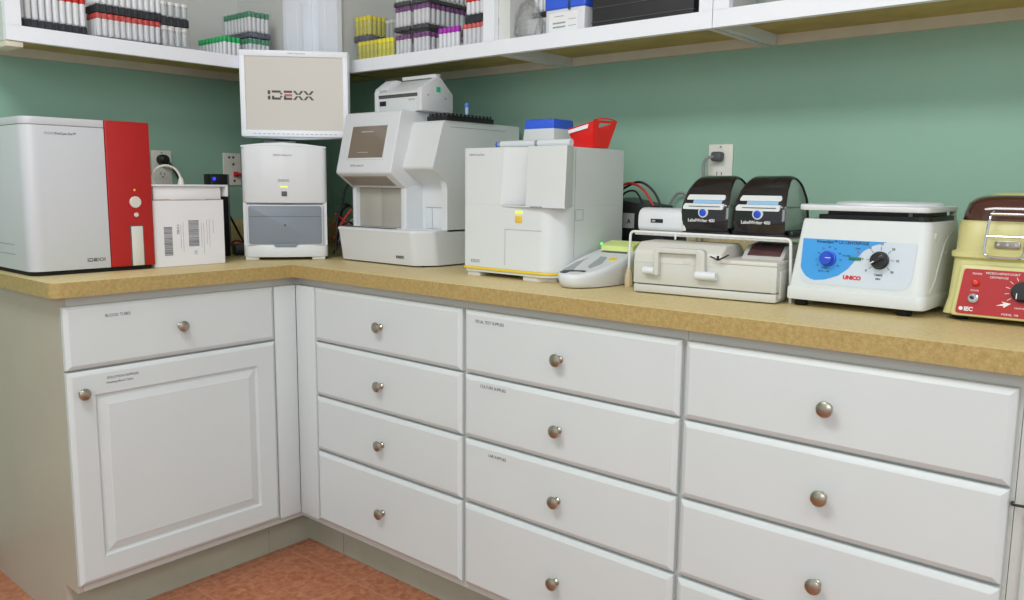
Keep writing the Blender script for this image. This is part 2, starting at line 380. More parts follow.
def stack(name, label, y0, y1, rows, texts=(), tail=False):
    t = thing(name, label, 'cabinet', (0, 0, 0), -90)
    a, b = y0-.004, y1+.006
    MB().box(a, b, .02, .04, .122, .874).box(a, a+.016, .04, WB, .122, .874).box(b-.016, b, .04, WB, .122, .874).box(a, b, .04, WB, .122, .138).build('carcass', 'frame', t)
    MB().box(a, b, .095, .11, 0, .122).build('toe_kick', 'kick', t)
    for i, (z0, z1) in enumerate(rows):
        tx = texts[i] if i < len(texts) else None
        drawer(t, y0, y1, z0, z1, None, tx)
    return t
rows = [(Z1, Z0), (Z2, Z1b), (Z3, Z2b), (Z4, Z3b)]
stack('drawer_cabinet', 'white four-drawer cabinet next to the corner strips', .089, .683, rows)
stack('drawer_cabinet', 'middle white four-drawer cabinet with small paper labels on its drawers', .694, 1.286, rows,
      [('FECAL TEST SUPPLIES', .733, .823), ('CULTURE SUPPLIES', .750, .666), ('LAB SUPPLIES', .778, .498)])
stack('drawer_cabinet', 'right white four-drawer cabinet under the two centrifuges', 1.297, 1.864, rows)
t = thing('base_cabinet', 'partly seen white cabinet at the far right past the drawers', 'cabinet', (0, 0, 0), -90)
MB().box(1.871, 2.4, .02, .04, .122, .874).box(1.871, 1.887, .04, WB, .122, .874).box(2.384, 2.4, .04, WB, .122, .874).build('carcass', 'frame', t)
MB().box(1.871, 2.4, .095, .11, 0, .122).build('toe_kick', 'kick', t)
d = cut_door(1.889, 2.38, Z4, Z0).build('door', 'cab', t, ang=12); knob(d, 1.93, .80)

# worktop: one L, rounded outer corner at the left end
pts = fillet([(-.683, WY), (-.683, -.019), (-.019, -.019), (-.019, -2.45), (WY, -2.45), (WY, WY)], [0, .03, .004, 0, 0, 0], 8)
eb = fillet([(-.6838, WY), (-.6838, -.0198), (-.0198, -.0198), (-.0198, -2.45)], [0, .03, .004, 0], 8)
ei = fillet([(-.680, WY), (-.680, -.016), (-.016, -.016), (-.016, -2.45)], [0, .028, .004, 0], 8)
t = thing('worktop', 'L-shaped speckled tan laminate worktop over the white cabinets', 'worktop', (0, 0, .876))
MB().prism(pts, 'z', 0, .038, .003, 2).build('slab', 'lam', t, ang=50)
MB().prism(eb+ei[::-1], 'z', .0006, .0366).build('shaded_edge_band', 'lame', t, 'browner edge band of the worktop with shade in its colour', ang=50)  # strip added so the edge reads browner and shaded
MB().box(-.683, WY-.02, WY-.02, WY, .0382, .14, .002).box(WY-.02, WY, -2.45, WY, .0382, .14, .002).build('backsplash', 'lam', t)

# ------------------------------------------------------------------ wall cabinets
UB, UT = 1.503, 2.26
def frame_front(x0, x1, openings, y=.30):
    """face frame made of stiles and rails; openings: list of (a,b)"""
    m = MB(); z0, z1 = UB, 1.541
    m.box(x0, x1, y, y+.019, z0, z1); m.box(x0, x1, y, y+.019, UT-.04, UT)
    e = [x0]+[v for o in openings for v in o]+[x1]
    for a, b in zip(e[::2], e[1::2]): m.box(a, b, y, y+.0185, z1-.0005, UT-.0395)
    return m
t = thing('wall_cabinet', 'open white wall cabinet at the left holding red and green capped tubes', 'cabinet', (0, 0, 0))
frame_front(-.63, .30, [(-.593, .200)]).build('face_frame', 'shelfw', t)
MB().box(.2405, .262, .2975, .2998, UB+.04, UT-.02, .001).build('trim_strip', 'shelfw', t)
MB().box(-.63, -.612, .319, WY, UB, UT).box(.212, .23, .319, WY, UB, UT).box(-.612, .212, .319, WY, 1.53, 1.538).box(-.612, .212, WY-.012, WY, 1.538, UT-.02).box(-.63, .23, .319, WY, UT-.02, UT).build('carcass', 'shelfin', t)
MB().box(-.612, .6, .320, WY-.0205, 1.5275, 1.5298).build('underside_board', 'ply', t)
MB().box(-.612, .6, WY-.02, WY, UB, 1.5295).box(-.63, -.59, .305, .42, 1.488, UB-.0005, .002).build('nailing_rail', 'rail', t)
t = thing('wall_cabinet', 'open white wall cabinet over the right run with purple tubes and a black case', 'cabinet', (0, 0, 0), -90)
frame_front(-.2995, 1.168, [(-.165, .477), (.517, 1.135)]).build('face_frame', 'shelfw', t)
MB().box(-.262, -.225, .2975, .2998, UB+.04, UT-.02, .001).build('trim_strip', 'shelfw', t)
MB().box(-.20, -.182, .319, WY, 1.53, UT).box(.518, .558, .319, WY, UB, UT, 0).box(1.15, 1.166, .319, WY, UB, UT).box(-.182, 1.15, .319, WY, 1.53, 1.538).box(-.182, 1.15, WY-.012, WY, 1.538, UT-.02).box(-.2, 1.168, .319, WY, UT-.02, UT).build('carcass', 'shelfin', t)
MB().box(-.28, .517, .320, WY-.0205, 1.5275, 1.5298).box(.559, 1.149, .320, WY-.0205, 1.5275, 1.5298).build('underside_board', 'ply', t)
MB().box(-.28, .517, WY-.02, WY, UB, 1.5295).box(.5585, 1.1495, WY-.02, WY, UB, 1.5295).build('nailing_rail', 'rail', t)
t = thing('wall_cabinet', 'white wall cabinet over the right end past the vertical seam', 'cabinet', (0, 0, 0), -90)
frame_front(1.170, 2.2, [(1.208, 1.68), (1.72, 2.16)]).build('face_frame', 'shelfw', t)
MB().box(1.172, 1.19, .319, WY, UB, UT).box(2.182, 2.2, .319, WY, UB, UT).box(1.19, 2.182, .319, WY, 1.53, 1.538).box(1.19, 2.182, WY-.012, WY, 1.538, UT-.02).box(1.172, 2.2, .319, WY, UT-.02, UT).build('carcass', 'shelfin', t)
MB().box(1.191, 2.181, .320, WY-.0205, 1.5275, 1.5298).build('underside_board', 'ply', t)
MB().box(1.191, 2.181, WY-.02, WY, UB, 1.5295).build('nailing_rail', 'rail', t)
# grey-green glass jar seen at the very top edge
t = thing('glass_jar', 'grey green glass jar standing on the shelf at the top right', 'jar', (.42, -1.255, 1.538))
MB().lathe([(.034, 0), (.037, .003), (.037, .11), (.028, .125), (.028, .14)], n=32).build('jar_body', 'glassy', t)
MB().lathe([(.0305, .14), (.0305, .158), (.028, .16)], n=32).build('lid', 'blk', t)

# ------------------------------------------------------------------ blood tubes
SH = 1.538
def tube_proto(h, r, bm_, cm, capz0, capz1):
    m = MB().lathe([(r*.55, 0), (r*.9, .0025), (r, .006), (r, capz0)], n=10)
    body = m.build('blood_tube', bm_)
    cap = MB().lathe([(r*1.12, capz0), (r*1.22, capz0+.001), (r*1.22, capz1-.002), (r*1.05, capz1)], n=10).build('cap', cm, body)
    return body, cap
def pack(loc, deg, nx, ny, px, py, h, tm, cm, tray, label, side=None, cap_h=.016, group=None, wrap=False, traylabel=None, tm_=None, traymat='tray'):
    """a foam tray of tubes. loc: front-left corner of its base. tray=(z0,z1) relative to the base of the tubes"""
    W, D = nx*px, ny*py
    tr = thing('tube_tray', traylabel, 'tray', loc, deg)
    m = MB().box(0, W, 0, D, tray[0], tray[1], .002)
    for i in range(nx): m.lathe([(px*.44, tray[0]+.002), (px*.44, tray[1]+.002)], (px*(i+.5), px*.36, 0), n=12)
    m.build('foam_block', traymat, tr)
    if wrap:
        z0, z1 = wrap
        MB().prism(fillet([(-.003, -.003), (W+.003, -.003), (W+.003, D+.003), (-.003, D+.003)], .004, 3), 'z', z0, z1, .004).build('shrink_wrap', 'film', tr)
    z = tray[1]-.004 if tray[0] < .01 else tray[0]-h+.002
    zb = tray[1]+.0025 if tray[0] < .01 else 0
    r = px*.42; cz1 = h; cz0 = h-cap_h
    body, cap = tube_proto(h, r, tm, cm, cz0, cz1)
    tag(body, label, 'tube', group or label)
    ca, sa = math.cos(math.radians(deg)), math.sin(math.radians(deg)); first = True
    for j in range(ny):
        for i in range(nx):
            vis = j == 0 or (side == 'L' and i == 0) or (side == 'R' and i == nx-1)
            if not vis: continue
            x, y = px*(i+.5), py*(j+.5)
            if first: b, c = body, cap; first = False
            else:
                b = body.copy(); C.objects.link(b); c = cap.copy(); C.objects.link(c); c.parent = b
            b.location = (loc[0]+x*ca-y*sa, loc[1]+x*sa+y*ca, loc[2]+zb); b.rotation_euler = (0, 0, math.radians(deg))
    return tr
# left cabinet
pack((-.588, .332, SH), 0, 10, 4, .0172, .017, .080, 'tubeg', 'cR', (0, .026), 'red-capped tube in the thick black tray at the far left', cap_h=.02, traylabel='thick black foam tray of red-capped tubes at far left of the shelf')
pack((-.393, .328, SH), 0, 11, 4, .0168, .017, .062, 'tubeg', 'cR', (0, .008), 'red-capped tube in the lower tray of the wide stack', side='L', cap_h=.015, wrap=(.001, .072), traylabel='thin black tray of red-capped tubes, bottom of the wide left stack')
pack((-.393, .328, SH+.074), 0, 11, 4, .0172, .017, .075, 'tubeg', 'cR', (0, .02), 'red-capped tube in the upper tray of the wide stack', side='L', traylabel='black tray of tubes resting on the wide row of red caps')
pack((-.207, .326, SH), 0, 4, 4, .0205, .019, .058, 'tubec', 'cW', (0, .005), 'white-capped tube in the small wrapped lower pack', side='L', cap_h=.013, wrap=(.001, .066), traylabel='small bottom tray of wrapped white-capped tubes left of the green caps', traymat='trayg')
pack((-.207, .326, SH+.067), 0, 4, 4, .0210, .019, .043, 'tubec', 'cW', (0, .022), 'white-capped tube in the small upper black tray', side='L', cap_h=.01, traylabel='black tray stacked on the small wrapped white-capped pack')
pack((.004, .350, SH), 0, 4, 8, .0155, .0205, .062, 'tubeg', 'cG', (0, .003), 'bright green-capped tube in the front pack', side='L', cap_h=.017, traylabel='thin tray under the bright green-capped tubes')
pack((.085, .335, SH), 0, 5, 8, .0155, .0195, .062, 'tubeg', 'cT', (0, .006), 'teal-capped tube in the lower wrapped pack', side='L', cap_h=.017, wrap=(.001, .07), traylabel='lower tray of wrapped teal-capped tubes beside bright green ones')
pack((.085, .335, SH+.072), 0, 5, 8, .0155, .0195, .062, 'tubeg', 'cT', (0, .016), 'teal-capped tube in the upper wrapped pack', side='L', cap_h=.017, wrap=(.001, .082), traylabel='upper dark tray of teal-capped tubes behind the bright green ones', traymat='trayg')
# right cabinet (frame turned -90: loc.y = -local x)
def rp(x, y): return (y, -x+.007)
pack((*rp(-.105, .335), SH), -90, 5, 4, .0195, .019, .060, 'tubey', 'cY', (0, .003), 'yellow-capped tube in the bottom left pack', side='R', cap_h=.013, wrap=(.001, .066), traylabel='bottom tray of wrapped yellow-capped tubes next to the corner')
pack((*rp(-.13, .345), SH+.067), -90, 4, 4, .0195, .019, .060, 'tubey', 'cY', (0, .018), 'yellow-capped tube in the raised upper pack', side='R', cap_h=.014, wrap=(.001, .082), traylabel='violet grey tray of yellow-capped tubes, upper of the yellow packs', traymat='trayg')
pack((*rp(.002, .327), SH), -90, 4, 4, .0195, .019, .058, 'tubey', 'cY', (0, .003), 'yellow-capped tube in the front right yellow pack', side='R', cap_h=.014, traylabel='thin tray under the yellow-capped tubes nearest the purple ones')
pack((*rp(-.045, .40), SH+.067), -90, 6, 4, .0195, .019, .062, 'tubec', 'cW', (0, .005), 'clear tube in the pale wrapped pack behind the yellow ones', cap_h=.01, wrap=(.001, .07), traylabel='pale wrapped tray of clear tubes above the yellow packs', traymat='trayg')
for k, (x, nx, ny, sd) in enumerate([(.086, 4, 4, None), (.166, 4, 12, 'R')]):
    side_ = ['left', 'right'][k]
    for l in range(3):
        lev = ['bottom', 'middle', 'top'][l]
        z = l*.074
        pack((*rp(x, .327), SH+z), -90, nx, ny, .0172, .0205, .058, 'tubeg', 'cP', (0, .012 if l else .004), '%s-layer purple-capped tube in the %s wrapped stack' % (lev, side_), side=sd, cap_h=.014, wrap=(.001, .074), traylabel='%s black tray in the %s stack of purple-capped tubes' % (lev, side_))
pack((*rp(.272, .330), SH), -90, 5, 4, .0172, .018, .061, 'tubeg', 'cV', (0, .003), 'bright violet-capped tube in the single-layer pack', cap_h=.016, traylabel='thin tray under the bright violet-capped tubes')
pack((*rp(.372, .330), SH), -90, 5, 4, .0172, .018, .062, 'tubeg', 'cK', (0, .003), 'coral-capped tube in the lower pack by the white post', cap_h=.014, wrap=(.001, .064), traylabel='bottom tray of coral-capped tubes against the white cabinet post')
pack((*rp(.385, .330), SH+.066), -90, 4, 4, .0172, .018, .050, 'tubeg', 'cR', (0, .022), 'red-capped tube in the black tray above the coral caps', cap_h=.015, traylabel='black tray of red-capped tubes on top of the coral-capped ones')
pack((*rp(.575, .40), SH+.068), -90, 5, 3, .0172, .018, .05, 'tubeg', 'cW', (0, .014), 'white-capped tube in the tray behind the blue-lidded box', cap_h=.01, traylabel='dark tray of white-capped tubes behind the blue-lidded box')
# carton the tray stands on
t = thing('carton', 'small pale carton with blue print left of the blue-lidded box', 'box', (.39, -.560, SH), -90)
MB().box(0, .1, 0, .13, 0, .066, .002).build('carton_body', 'clearbox', t)
MB().box(.052, .056, -.0005, 0, .01, .055).box(.062, .064, -.0005, 0, .01, .055).box(.07, .075, -.0005, 0, .015, .05).build('printed_stripe', 'txtl', t)
# crumpled clear bag at the left of that opening
t = thing('plastic_bag', 'crumpled clear plastic bag on the shelf beside the small carton', 'bag', (.345, -.60, SH))
bm = bmesh.new(); bmesh.ops.create_icosphere(bm, subdivisions=4, radius=1)
for v in bm.verts:
    n = v.co.copy(); k = 1+.22*abs(math.sin(7*n.x+4*n.z+2*n.y))-.18*abs(math.sin(11*n.z-6*n.y))+.1*math.sin(19*n.y+13*n.z)
    zz = .05+n.z*.055*k; v.co = Vector((n.x*.018*k, n.y*.040*k*(1.1-.35*n.z), max(0.0, zz)))
m = MB(); m._merge(bm); m.build('bag_film', film('bag_film', .28), t, ang=180)
t = thing('storage_box', 'frosted clear box with a blue lid on the wall cabinet shelf', 'box', (.327, -.675, SH), -90)
MB().box(0, .125, 0, .2, 0, .066, .004, taper=1.0).build('box_body', 'clearbox', t)
MB().box(-.003, .128, -.003, .203, .064, .105, .006, 3).build('lid', 'blue', t)
MB().box(.075, .082, -.0045, -.003, .06, .082, .0005).build('clasp', 'txtb', t)
MB().box(.012, .105, -.0012, -.0002, .006, .056).build('paper_label', 'lblw', t)
MB().box(.025, .065, -.0018, -.0012, .018, .022).box(.025, .065, -.0018, -.0012, .028, .032).box(.03, .06, -.0018, -.0012, .046, .0475).box(.075, .1, -.0018, -.0012, .02, .0212).box(.075, .1, -.0018, -.0012, .036, .0372).build('printed_lines', 'txtl', t)
t = thing('equipment_case', 'large black case filling the shelf opening above the right wall', 'case', (.327, -.822, SH), -90)
MB().box(0, .285, 0, .24, 0, .2, .004).build('case_body', 'case', t)
MB().box(-.001, .286, -.002, .242, .018, .0195).box(-.001, .286, -.002, .242, .052, .0535).build('seam_line', 'dgry', t)
MB().box(.12, .17, -.009, -.002, .11, .13, .003).build('latch', 'blk', t)

# ------------------------------------------------------------------ brand letters drawn as bars
def idexx(m, x, z, h, y, mred=None, wscale=1.0):
    """wide letters made of two-tone horizontal halves; m: MB for grey, mred for the red middle bar"""
    w = h*1.25*wscale; t = h*.24; g = h*.17; th = .0004
    def bar(M, x0, z0, x1, z1): M.box(min(x0, x1), max(x0, x1), y-th, y, min(z0, z1), max(z0, z1))
    def diag(M, x0, z0, x1, z1):
        dx = t*1.15
        M.prism([(x0-dx/2, z0), (x0+dx/2, z0), (x1+dx/2, z1), (x1-dx/2, z1)], 'y', y-th, y)
    X = x
    bar(m, X, z, X+t*1.2, z+h*.42); bar(m, X, z+h*.58, X+t*1.2, z+h); X += t*1.2+g
    bar(m, X, z+h-t, X+w*.85, z+h); bar(m, X, z, X+w*.85, z+t); bar(m, X, z, X+t, z+h*.42)
    bar(m, X+w-t, z+t, X+w, z+h*.42); bar(m, X+w-t, z+h*.58, X+w, z+h-t); X += w+g
    bar(m, X, z+h-t, X+w*.8, z+h); bar(m, X, z, X+w*.8, z+t); bar(m, X, z, X+t, z+h*.4)
    bar(mred or m, X+t*.2, z+h/2-t/2, X+w*.8, z+h/2+t/2); X += w*.8+g*.6
    for k in range(2):
        diag(m, X+t*.5, z, X+w*.42, z+h*.42); diag(m, X+w-t*.5, z, X+w*.58, z+h*.42)
        diag(m, X+w*.42, z+h*.58, X+t*.5, z+h); diag(m, X+w*.58, z+h*.58, X+w-t*.5, z+h); X += w+g*.1
    return X-x

# ------------------------------------------------------------------ hematology analyzer (left)
t = thing('blood_analyzer', 'large white boxy analyzer with a tall red panel at the left end', 'lab analyzer', (-.665, .142, CT))
def plan(x0, x1, y0, y1, rr): return fillet([(x0, y0), (x1, y0), (x1, y1), (x0, y1)], rr, 8)
MB().prism(plan(.006, .305, .008, .42, [.03, .004, .01, .01]), 'z', 0, .0115).build('base', 'rub', t)
MB().prism(plan(0, .193, 0, .43, [.035, .0005, .001, .012]), 'z', .0115, .3715, .002).prism(plan(.193, .3105, .01, .43, [0, .003, .012, 0]), 'z', .0115, .3915, .002).build('housing', 'whh', t, ang=40)
MB().prism(plan(0, .193, 0, .43, [.035, .0005, .001, .012]), 'z', .3735, .3915, .0025).build('top_cover', 'whh', t, ang=40)
MB().prism(plan(.002, .192, .002, .42, [.034, .0005, .001, .012]), 'z', .371, .374).build('seam', 'seam', t)
pn = MB().box(.195, .3115, -.003, .012, .0115, .3925, .0025, 3).build('red_panel', 'red', t, 'red front panel with a round white button')
MB().lathe([(.0155, 0), (.0155, .002), (.0140, .0034), (0, .0036)], (.2645, -.003, .182), (0, -1, 0), 32).build('button', 'wh3', pn)
MB().lathe([(.0060, 0), (.0060, .0015), (.005, .0025), (0, .0026)], (.2655, -.003, .148), (0, -1, 0), 24).build('status_light', 'wh3', pn)
MB().lathe([(.0032, 0), (.0028, .001), (0, .0012)], (.2640, -.003, .214), (0, -1, 0), 16).build('indicator', 'ybtn', pn)
MB().box(.2465, .2825, -.0036, -.003, .0125, .1205).build('slot_rim', 'dgry', pn)
MB().box(.2495, .2805, -.0052, -.0034, .0125, .1175, .0008).build('cartridge_door', 'wh3', pn)
m = MB(); idexx(m, .134, .030, .0085, -.0003); m.build('logo', 'logo', t)
MB().text('IDEXX', .0085, (.049, -.0003, .350), sx=1).build('model_lettering', 'txtl', t)
MB().text('ProCyte Dx™', .0085, (.074, -.0003, .350), bold=.0001).build('model_name_lettering', 'txt', t)
MB().box(-.0012, 0, .1, .4, .05, .0512).box(-.0012, 0, .1, .4, .075, .0762).build('side_panel_line', 'seam', t)

# ------------------------------------------------------------------ cardboard box with white tray and handle
t = thing('cardboard_box', 'white cardboard box with printed barcodes beside the red panel', 'box', (-.350, .150, CT+.0003), 0)
MB().box(0, .214, 0, .17, 0, .186, .0015, 1).build('box_body', 'card', t)
MB().box(.006, .208, .003, .165, .186, .223, .002).build('tucked_flap', 'card', t)
MB().prism([(.004, .1855), (.204, .1855), (.204, .188), (.165, .1885), (.15, .186), (.06, .186), (.045, .1885), (.004, .188)], 'y', -.0008, .004).build('torn_edge', 'cardb', t)
mb = MB(); random.seed(3)
def barcode(mb, cx, z0, z1, w, y=-.0004, n=22):
    z = z0
    while z < z1:
        h = random.choice([.0009, .0014, .0022]); mb.box(cx-w/2, cx+w/2, y, 0, z, z+h); z += h+random.choice([.0009, .0013])
barcode(mb, .042, .032, .112, .024); mb.build('barcode', 'bar', t)
mb = MB(); barcode(mb, .118, .055, .128, .031); mb.build('barcode', 'bar', t)
mb = MB()
mb.text('9 0 052', .009, (.068, -.0005, .118), rot=-PI/2, bold=.0003)
for i, (x, z0, z1) in enumerate([(.079, .05, .115), (.086, .04, .125), (.141, .05, .12), (.148, .03, .12), (.158, .06, .128), (.166, .05, .13), (.178, .09, .13)]):
    mb.box(x, x+.0009, -.0004, 0, z0, z1)
mb.text('ID', .012, (.118, -.0005, .043), rot=-PI/2)
mb.build('shipping_print', 'txtl', t)
t = thing('handled_tray', 'white plastic tray with an arched handle lying on the cardboard box', 'tray', (-.353, .145, CT+.2235))
MB().box(0, .231, 0, .16, 0, .006, .002).box(.224, .231, 0, .16, -.028, .004, .002).build('tray_plate', 'wh', t)
MB().tube([(.012, .02, .004), (.013, .02, .028), (.026, .02, .048), (.052, .02, .058), (.08, .02, .050), (.095, .02, .028), (.097, .02, .004)], .0032, 10).lathe([(.008, 0), (.007, .006), (.005, .018)], (.012, .02, .005)).lathe([(.009, 0), (.008, .006), (.005, .02)], (.097, .02, .005)).build('handle', 'wh3', t)
t = thing('power_supply', 'black power unit with a blue light behind the cardboard box', 'power unit', (-.054, .36, CT+.0003))
MB().box(0, .062, 0, .045, 0, .262, .004).build('housing', 'blk', t)
MB().box(.057, .0625, -.003, -.0002, .03, .262, .001).build('grey_edge_strip', 'dgry', t)
MB().lathe([(.0055, 0), (.0045, .002), (0, .0024)], (.012, 0, .247), (0, -1, 0), 16).build('light', 'bled', t)

# ------------------------------------------------------------------ wall outlets
def outlet(loc, deg, label, plug=None, jack=False):
    t = thing('wall_outlet', label, 'outlet', loc, deg)
    MB().box(-.035, .035, -.0055, -.0003, -.057, .057, .003, 3).build('cover_plate', 'plate', t)
    if not jack:
        for z in (.022, -.022):
            if plug and z > 0: continue
            f = MB().prism(fillet([(-.017, z-.012), (.017, z-.012), (.017, z+.012), (-.017, z+.012)], .008, 4), 'y', -.0075, -.005).build('socket', 'plate', t)
            MB().box(-.0075, -.0055, -.008, -.0074, z-.002, z+.007).box(.0055, .0075, -.008, -.0074, z-.002, z+.006).lathe([(.0026, 0), (.0026, .0006)], (0, -.0074, z-.0075), (0, -1, 0), 10).build('slot', 'slot', f)
        MB().lathe([(.003, 0), (.0025, .0012)], (0, -.0055, 0 if plug is None else .05), (0, -1, 0), 10).build('screw', 'seam', t)
    else:
        for x, z in ((-.012, .042), (.004, .042), (.004, .018), (.006, -.04)):
            MB().lathe([(.0045, 0), (.0045, .0012), (.002, .0014)], (x, -.0055, z), (0, -1, 0), 12).build('jack', 'dgry', t)
        MB().box(.002, .02, -.012, -.0055, -.026, -.008, .002).build('socket', 'txtr', t)
    return t
outlet((-.082, WY, 1.196), 0, 'left wall outlet half hidden by the red panel with a black plug', plug=True)
outlet((.176, WY, 1.196), 0, 'wall jack plate with a red plug between box and corner analyzer', jack=True)
outlet((WY, -1.045, 1.207), -90, 'wall outlet with a grey plug above the black label printers', plug=True)
t = thing('electrical_cable', 'black plug and cord hanging from the left wall outlet', 'cord', (-.082, WY, 1.196))
MB().lathe([(.017, 0), (.018, .01), (.016, .026), (.009, .032)], (-.002, -.006, .026), (0, -1, 0), 20).build('plug', 'cabB', t)
MB().tube([(.004, -.03, .026), (.018, -.034, .006), (.034, -.035, -.02), (.05, -.033, -.05), (.068, -.04, -.1), (.075, -.05, -.2), (.06, -.06, -.262)], .0042, 10).build('cable', 'cabB', t)
t = thing('electrical_cable', 'grey plug and cord in the right wall outlet over the printers', 'cord', (WY, -1.045, 1.207), -90)
MB().box(-.017, .013, -.03, -.006, .012, .037, .006, 3).build('plug', 'dgry', t)
MB().tube([(-.008, -.028, .024), (-.026, -.036, .018), (-.031, -.038, -.01), (-.027, -.038, -.05), (-.024, -.04, -.12), (-.02, -.05, -.24)], .004, 10).build('cable', 'cabG', t)
t = thing('electrical_cable', 'red network plug and cord leaving the jack plate in the corner', 'cord', (.176, WY, 1.196))
MB().box(.004, .04, -.026, -.0125, -.022, -.012, .002).build('plug', 'cabR', t)
MB().tube([(.038, -.02, -.017), (.07, -.024, -.02), (.1, -.03, -.06), (.1, -.04, -.16), (.09, -.05, -.27)], .003, 8).build('cable', 'cabR', t)

# ------------------------------------------------------------------ corner analyzer
t = thing('chemistry_analyzer', 'upright white analyzer with a grey drawer door standing in the corner', 'lab analyzer', (-.0555, .184, CT+.0003), -37)
W = .252
pp = fillet([(0, .012), (.06, .001), (.125, -.003), (.19, .001), (W, .012), (W, .24), (0, .24)], [.022, .1, .1, .1, .022, .02, .02], 6)
# front is cut out for the grey drawer: sides, head and chin
MB().prism(pp, 'z', .175, .348, .004).prism(pp, 'z', .009, .048, .004).box(.0015, .0135, .018, .2, .045, .178).box(W-.0135, W-.0015, .018, .2, .045, .178).box(.01, W-.01, .03, .235, .046, .177).build('housing', 'wh', t, ang=40)
tp = [(0, .342), (.0, .3475), (.06, .355), (.1225, .3585), (.185, .355), (W, .3475), (W, .342)]
MB().prism(fillet(tp, [0, .006, .03, .06, .03, .006, 0], 5), 'y', .01, .238, .004).build('arched_top', 'wh', t, ang=40)
MB().box(.0125, W-.0125, .004, .03, .044, .170, .004).build('drawer_surround', 'wh', t)
d = MB().prism(fillet([(.0175, .05), (W-.0175, .05), (W-.0175, .167), (.0175, .167)], .007, 4), 'y', -.0005, .02, .001).build('grey_drawer', 'gry', t, 'grey drawer front')
MB().box(.02, W-.02, -.0011, -.0004, .134, .1352).build('crease', 'dgry', d)
MB().lathe([(.0028, 0), (.002, .001)], (.125, -.0004, .108), (0, -1, 0), 12).build('keyhole', 'slot', d)
MB().prism(fillet([(.088, .0505), (.162, .0505), (.155, .041), (.095, .041)], [0, 0, .006, .006], 4), 'y', -.006, .01, .001).build('finger_pull', 'gry', t)
MB().box(.117, .133, -.0055, -.002, .196, .211, .0015).build('button', 'dgry', t)
MB().box(.114, .136, -.0046, -.002, .2225, .226, .0008).build('status_light', 'led', t)
MB().text('IDEXX', .0105, (.107, -.0040, .240), bold=.0002, sx=1.1).build('logo', 'txtl', t)
MB().text('IDEXX VetStat Dx', .0065, (.095, -.0040, .318), sx=1.1).build('model_lettering', 'txtl', t)
for x in (.005, .203): MB().box(x, x+.04, .012, .06, 0, .0095, .002).box(x, x+.04, .17, .22, 0, .0095, .002).build('foot', 'wh3', t)

# monitor on a low stand on top of the corner analyzer
ax = math.radians(-43)
t = thing('monitor', 'white framed flat monitor showing a company logo above the corner analyzer', 'monitor', (-.0043, .240, CT+.3592), -43)
mw, mh = .336, .273
x0 = -.018
TL = Matrix.Translation((0, .03, .012)) @ Matrix.Rotation(math.radians(.6), 4, 'X')
fr = MB().prism(fillet([(x0, .006), (x0+mw/2, 0), (x0+mw, .006), (x0+mw, mh), (x0, mh)], [.008, .25, .008, .007, .007], 5), 'y', .012, .045, .005, 3)
fr.box(x0+.05, x0+mw-.05, .045, .065, .05, mh-.05, .01)
fr.box(x0+.003, x0+mw-.003, 0, .013, .008, .029, .003).box(x0+.003, x0+mw-.003, 0, .013, mh-.021, mh-.002, .003).box(x0+.003, x0+.020, 0, .013, .026, mh-.018, .003).box(x0+mw-.020, x0+mw-.003, 0, .013, .026, mh-.018, .003)
fr = fr.xf(TL).build('bezel', 'shelfw', t)
sc = MB().box(x0+.0195, x0+mw-.0195, .006, .0118, .0285, mh-.0205).xf(TL).build('screen', 'scr', t, 'beige screen')
m = MB(); mr = MB(); lw = .0; idexx(m, x0+.086, .122, .028, .0055, mr, .90)
m.xf(TL).build('logo', 'logo', sc); mr.xf(TL).build('logo_bar', 'logor', sc)
MB().text('IDEXX VetLab Station', .006, (x0+.15, -.0005, mh-.013)).xf(TL).build('bezel_lettering', 'txtl', t)
mm = MB()
for k in range(18): mm.box(x0+.04+k*.0145, x0+.04+k*.0145+.009, -.0006, 0, .0165, .0180)
mm.xf(TL).build('bezel_print', 'txtl', t)
MB().box(.05, .15, .04, .13, 0, .008, .003).box(.08, .12, .076, .10, .006, .09, .004).build('stand', 'dgry', t)

# ------------------------------------------------------------------ large two-headed analyzer
t = thing('slide_analyzer', 'large white analyzer with a tilted screen head over an open bay', 'lab analyzer', (.165, .006, CT+.0003), -90)
# base
bp = fillet([(0, .0), (.352, 0), (.372, .03), (.372, .385), (0, .385)], [.012, .012, .02, .01, .01], 5)
MB().prism([(p[0]*1.0, p[1]+.012) for p in bp], 'z', .006, .1, 0).build('dummy', 'wh3', t)
bpy.data.objects.remove(bpy.data.objects['dummy'])
def loft(plans):
    """stack of (points, z) rings with equal counts"""
    m = MB(); bm = bmesh.new(); R = [[bm.verts.new((p[0], p[1], z)) for p in pts] for pts, z in plans]; n = len(R[0])
    bm.faces.new(R[0]); bm.faces.new(R[-1])
    for a, b in zip(R, R[1:]):
        for k in range(n): bm.faces.new((a[k], a[(k+1) % n], b[(k+1) % n], b[k]))
    bmesh.ops.recalc_face_normals(bm, faces=bm.faces); m._merge(bm); return m
def bplan(fy, x0=0, e=0):
    return fillet([(x0-e, fy), (.335, fy), (.3725, fy+.055), (.3725, .427), (x0-e, .427)], [.01, .03, .03, .01, .01], 6)
loft([(bplan(.012, .006), .004), (bplan(.009, .005), .012), (bplan(0, .0), .094), (bplan(-.002, -.004), .0985), (bplan(.0, -.004), .1035), (bplan(.004, 0), .105)]).build('base', 'wh', t, ang=40)
MB().box(.02, .35, .03, .37, 0, .0045).build('underside_feet', 'rub', t)
MB().box(.0, .235, .012, .035, .1049, .1068, .0008).build('dark_ledge', 'dgry', t)
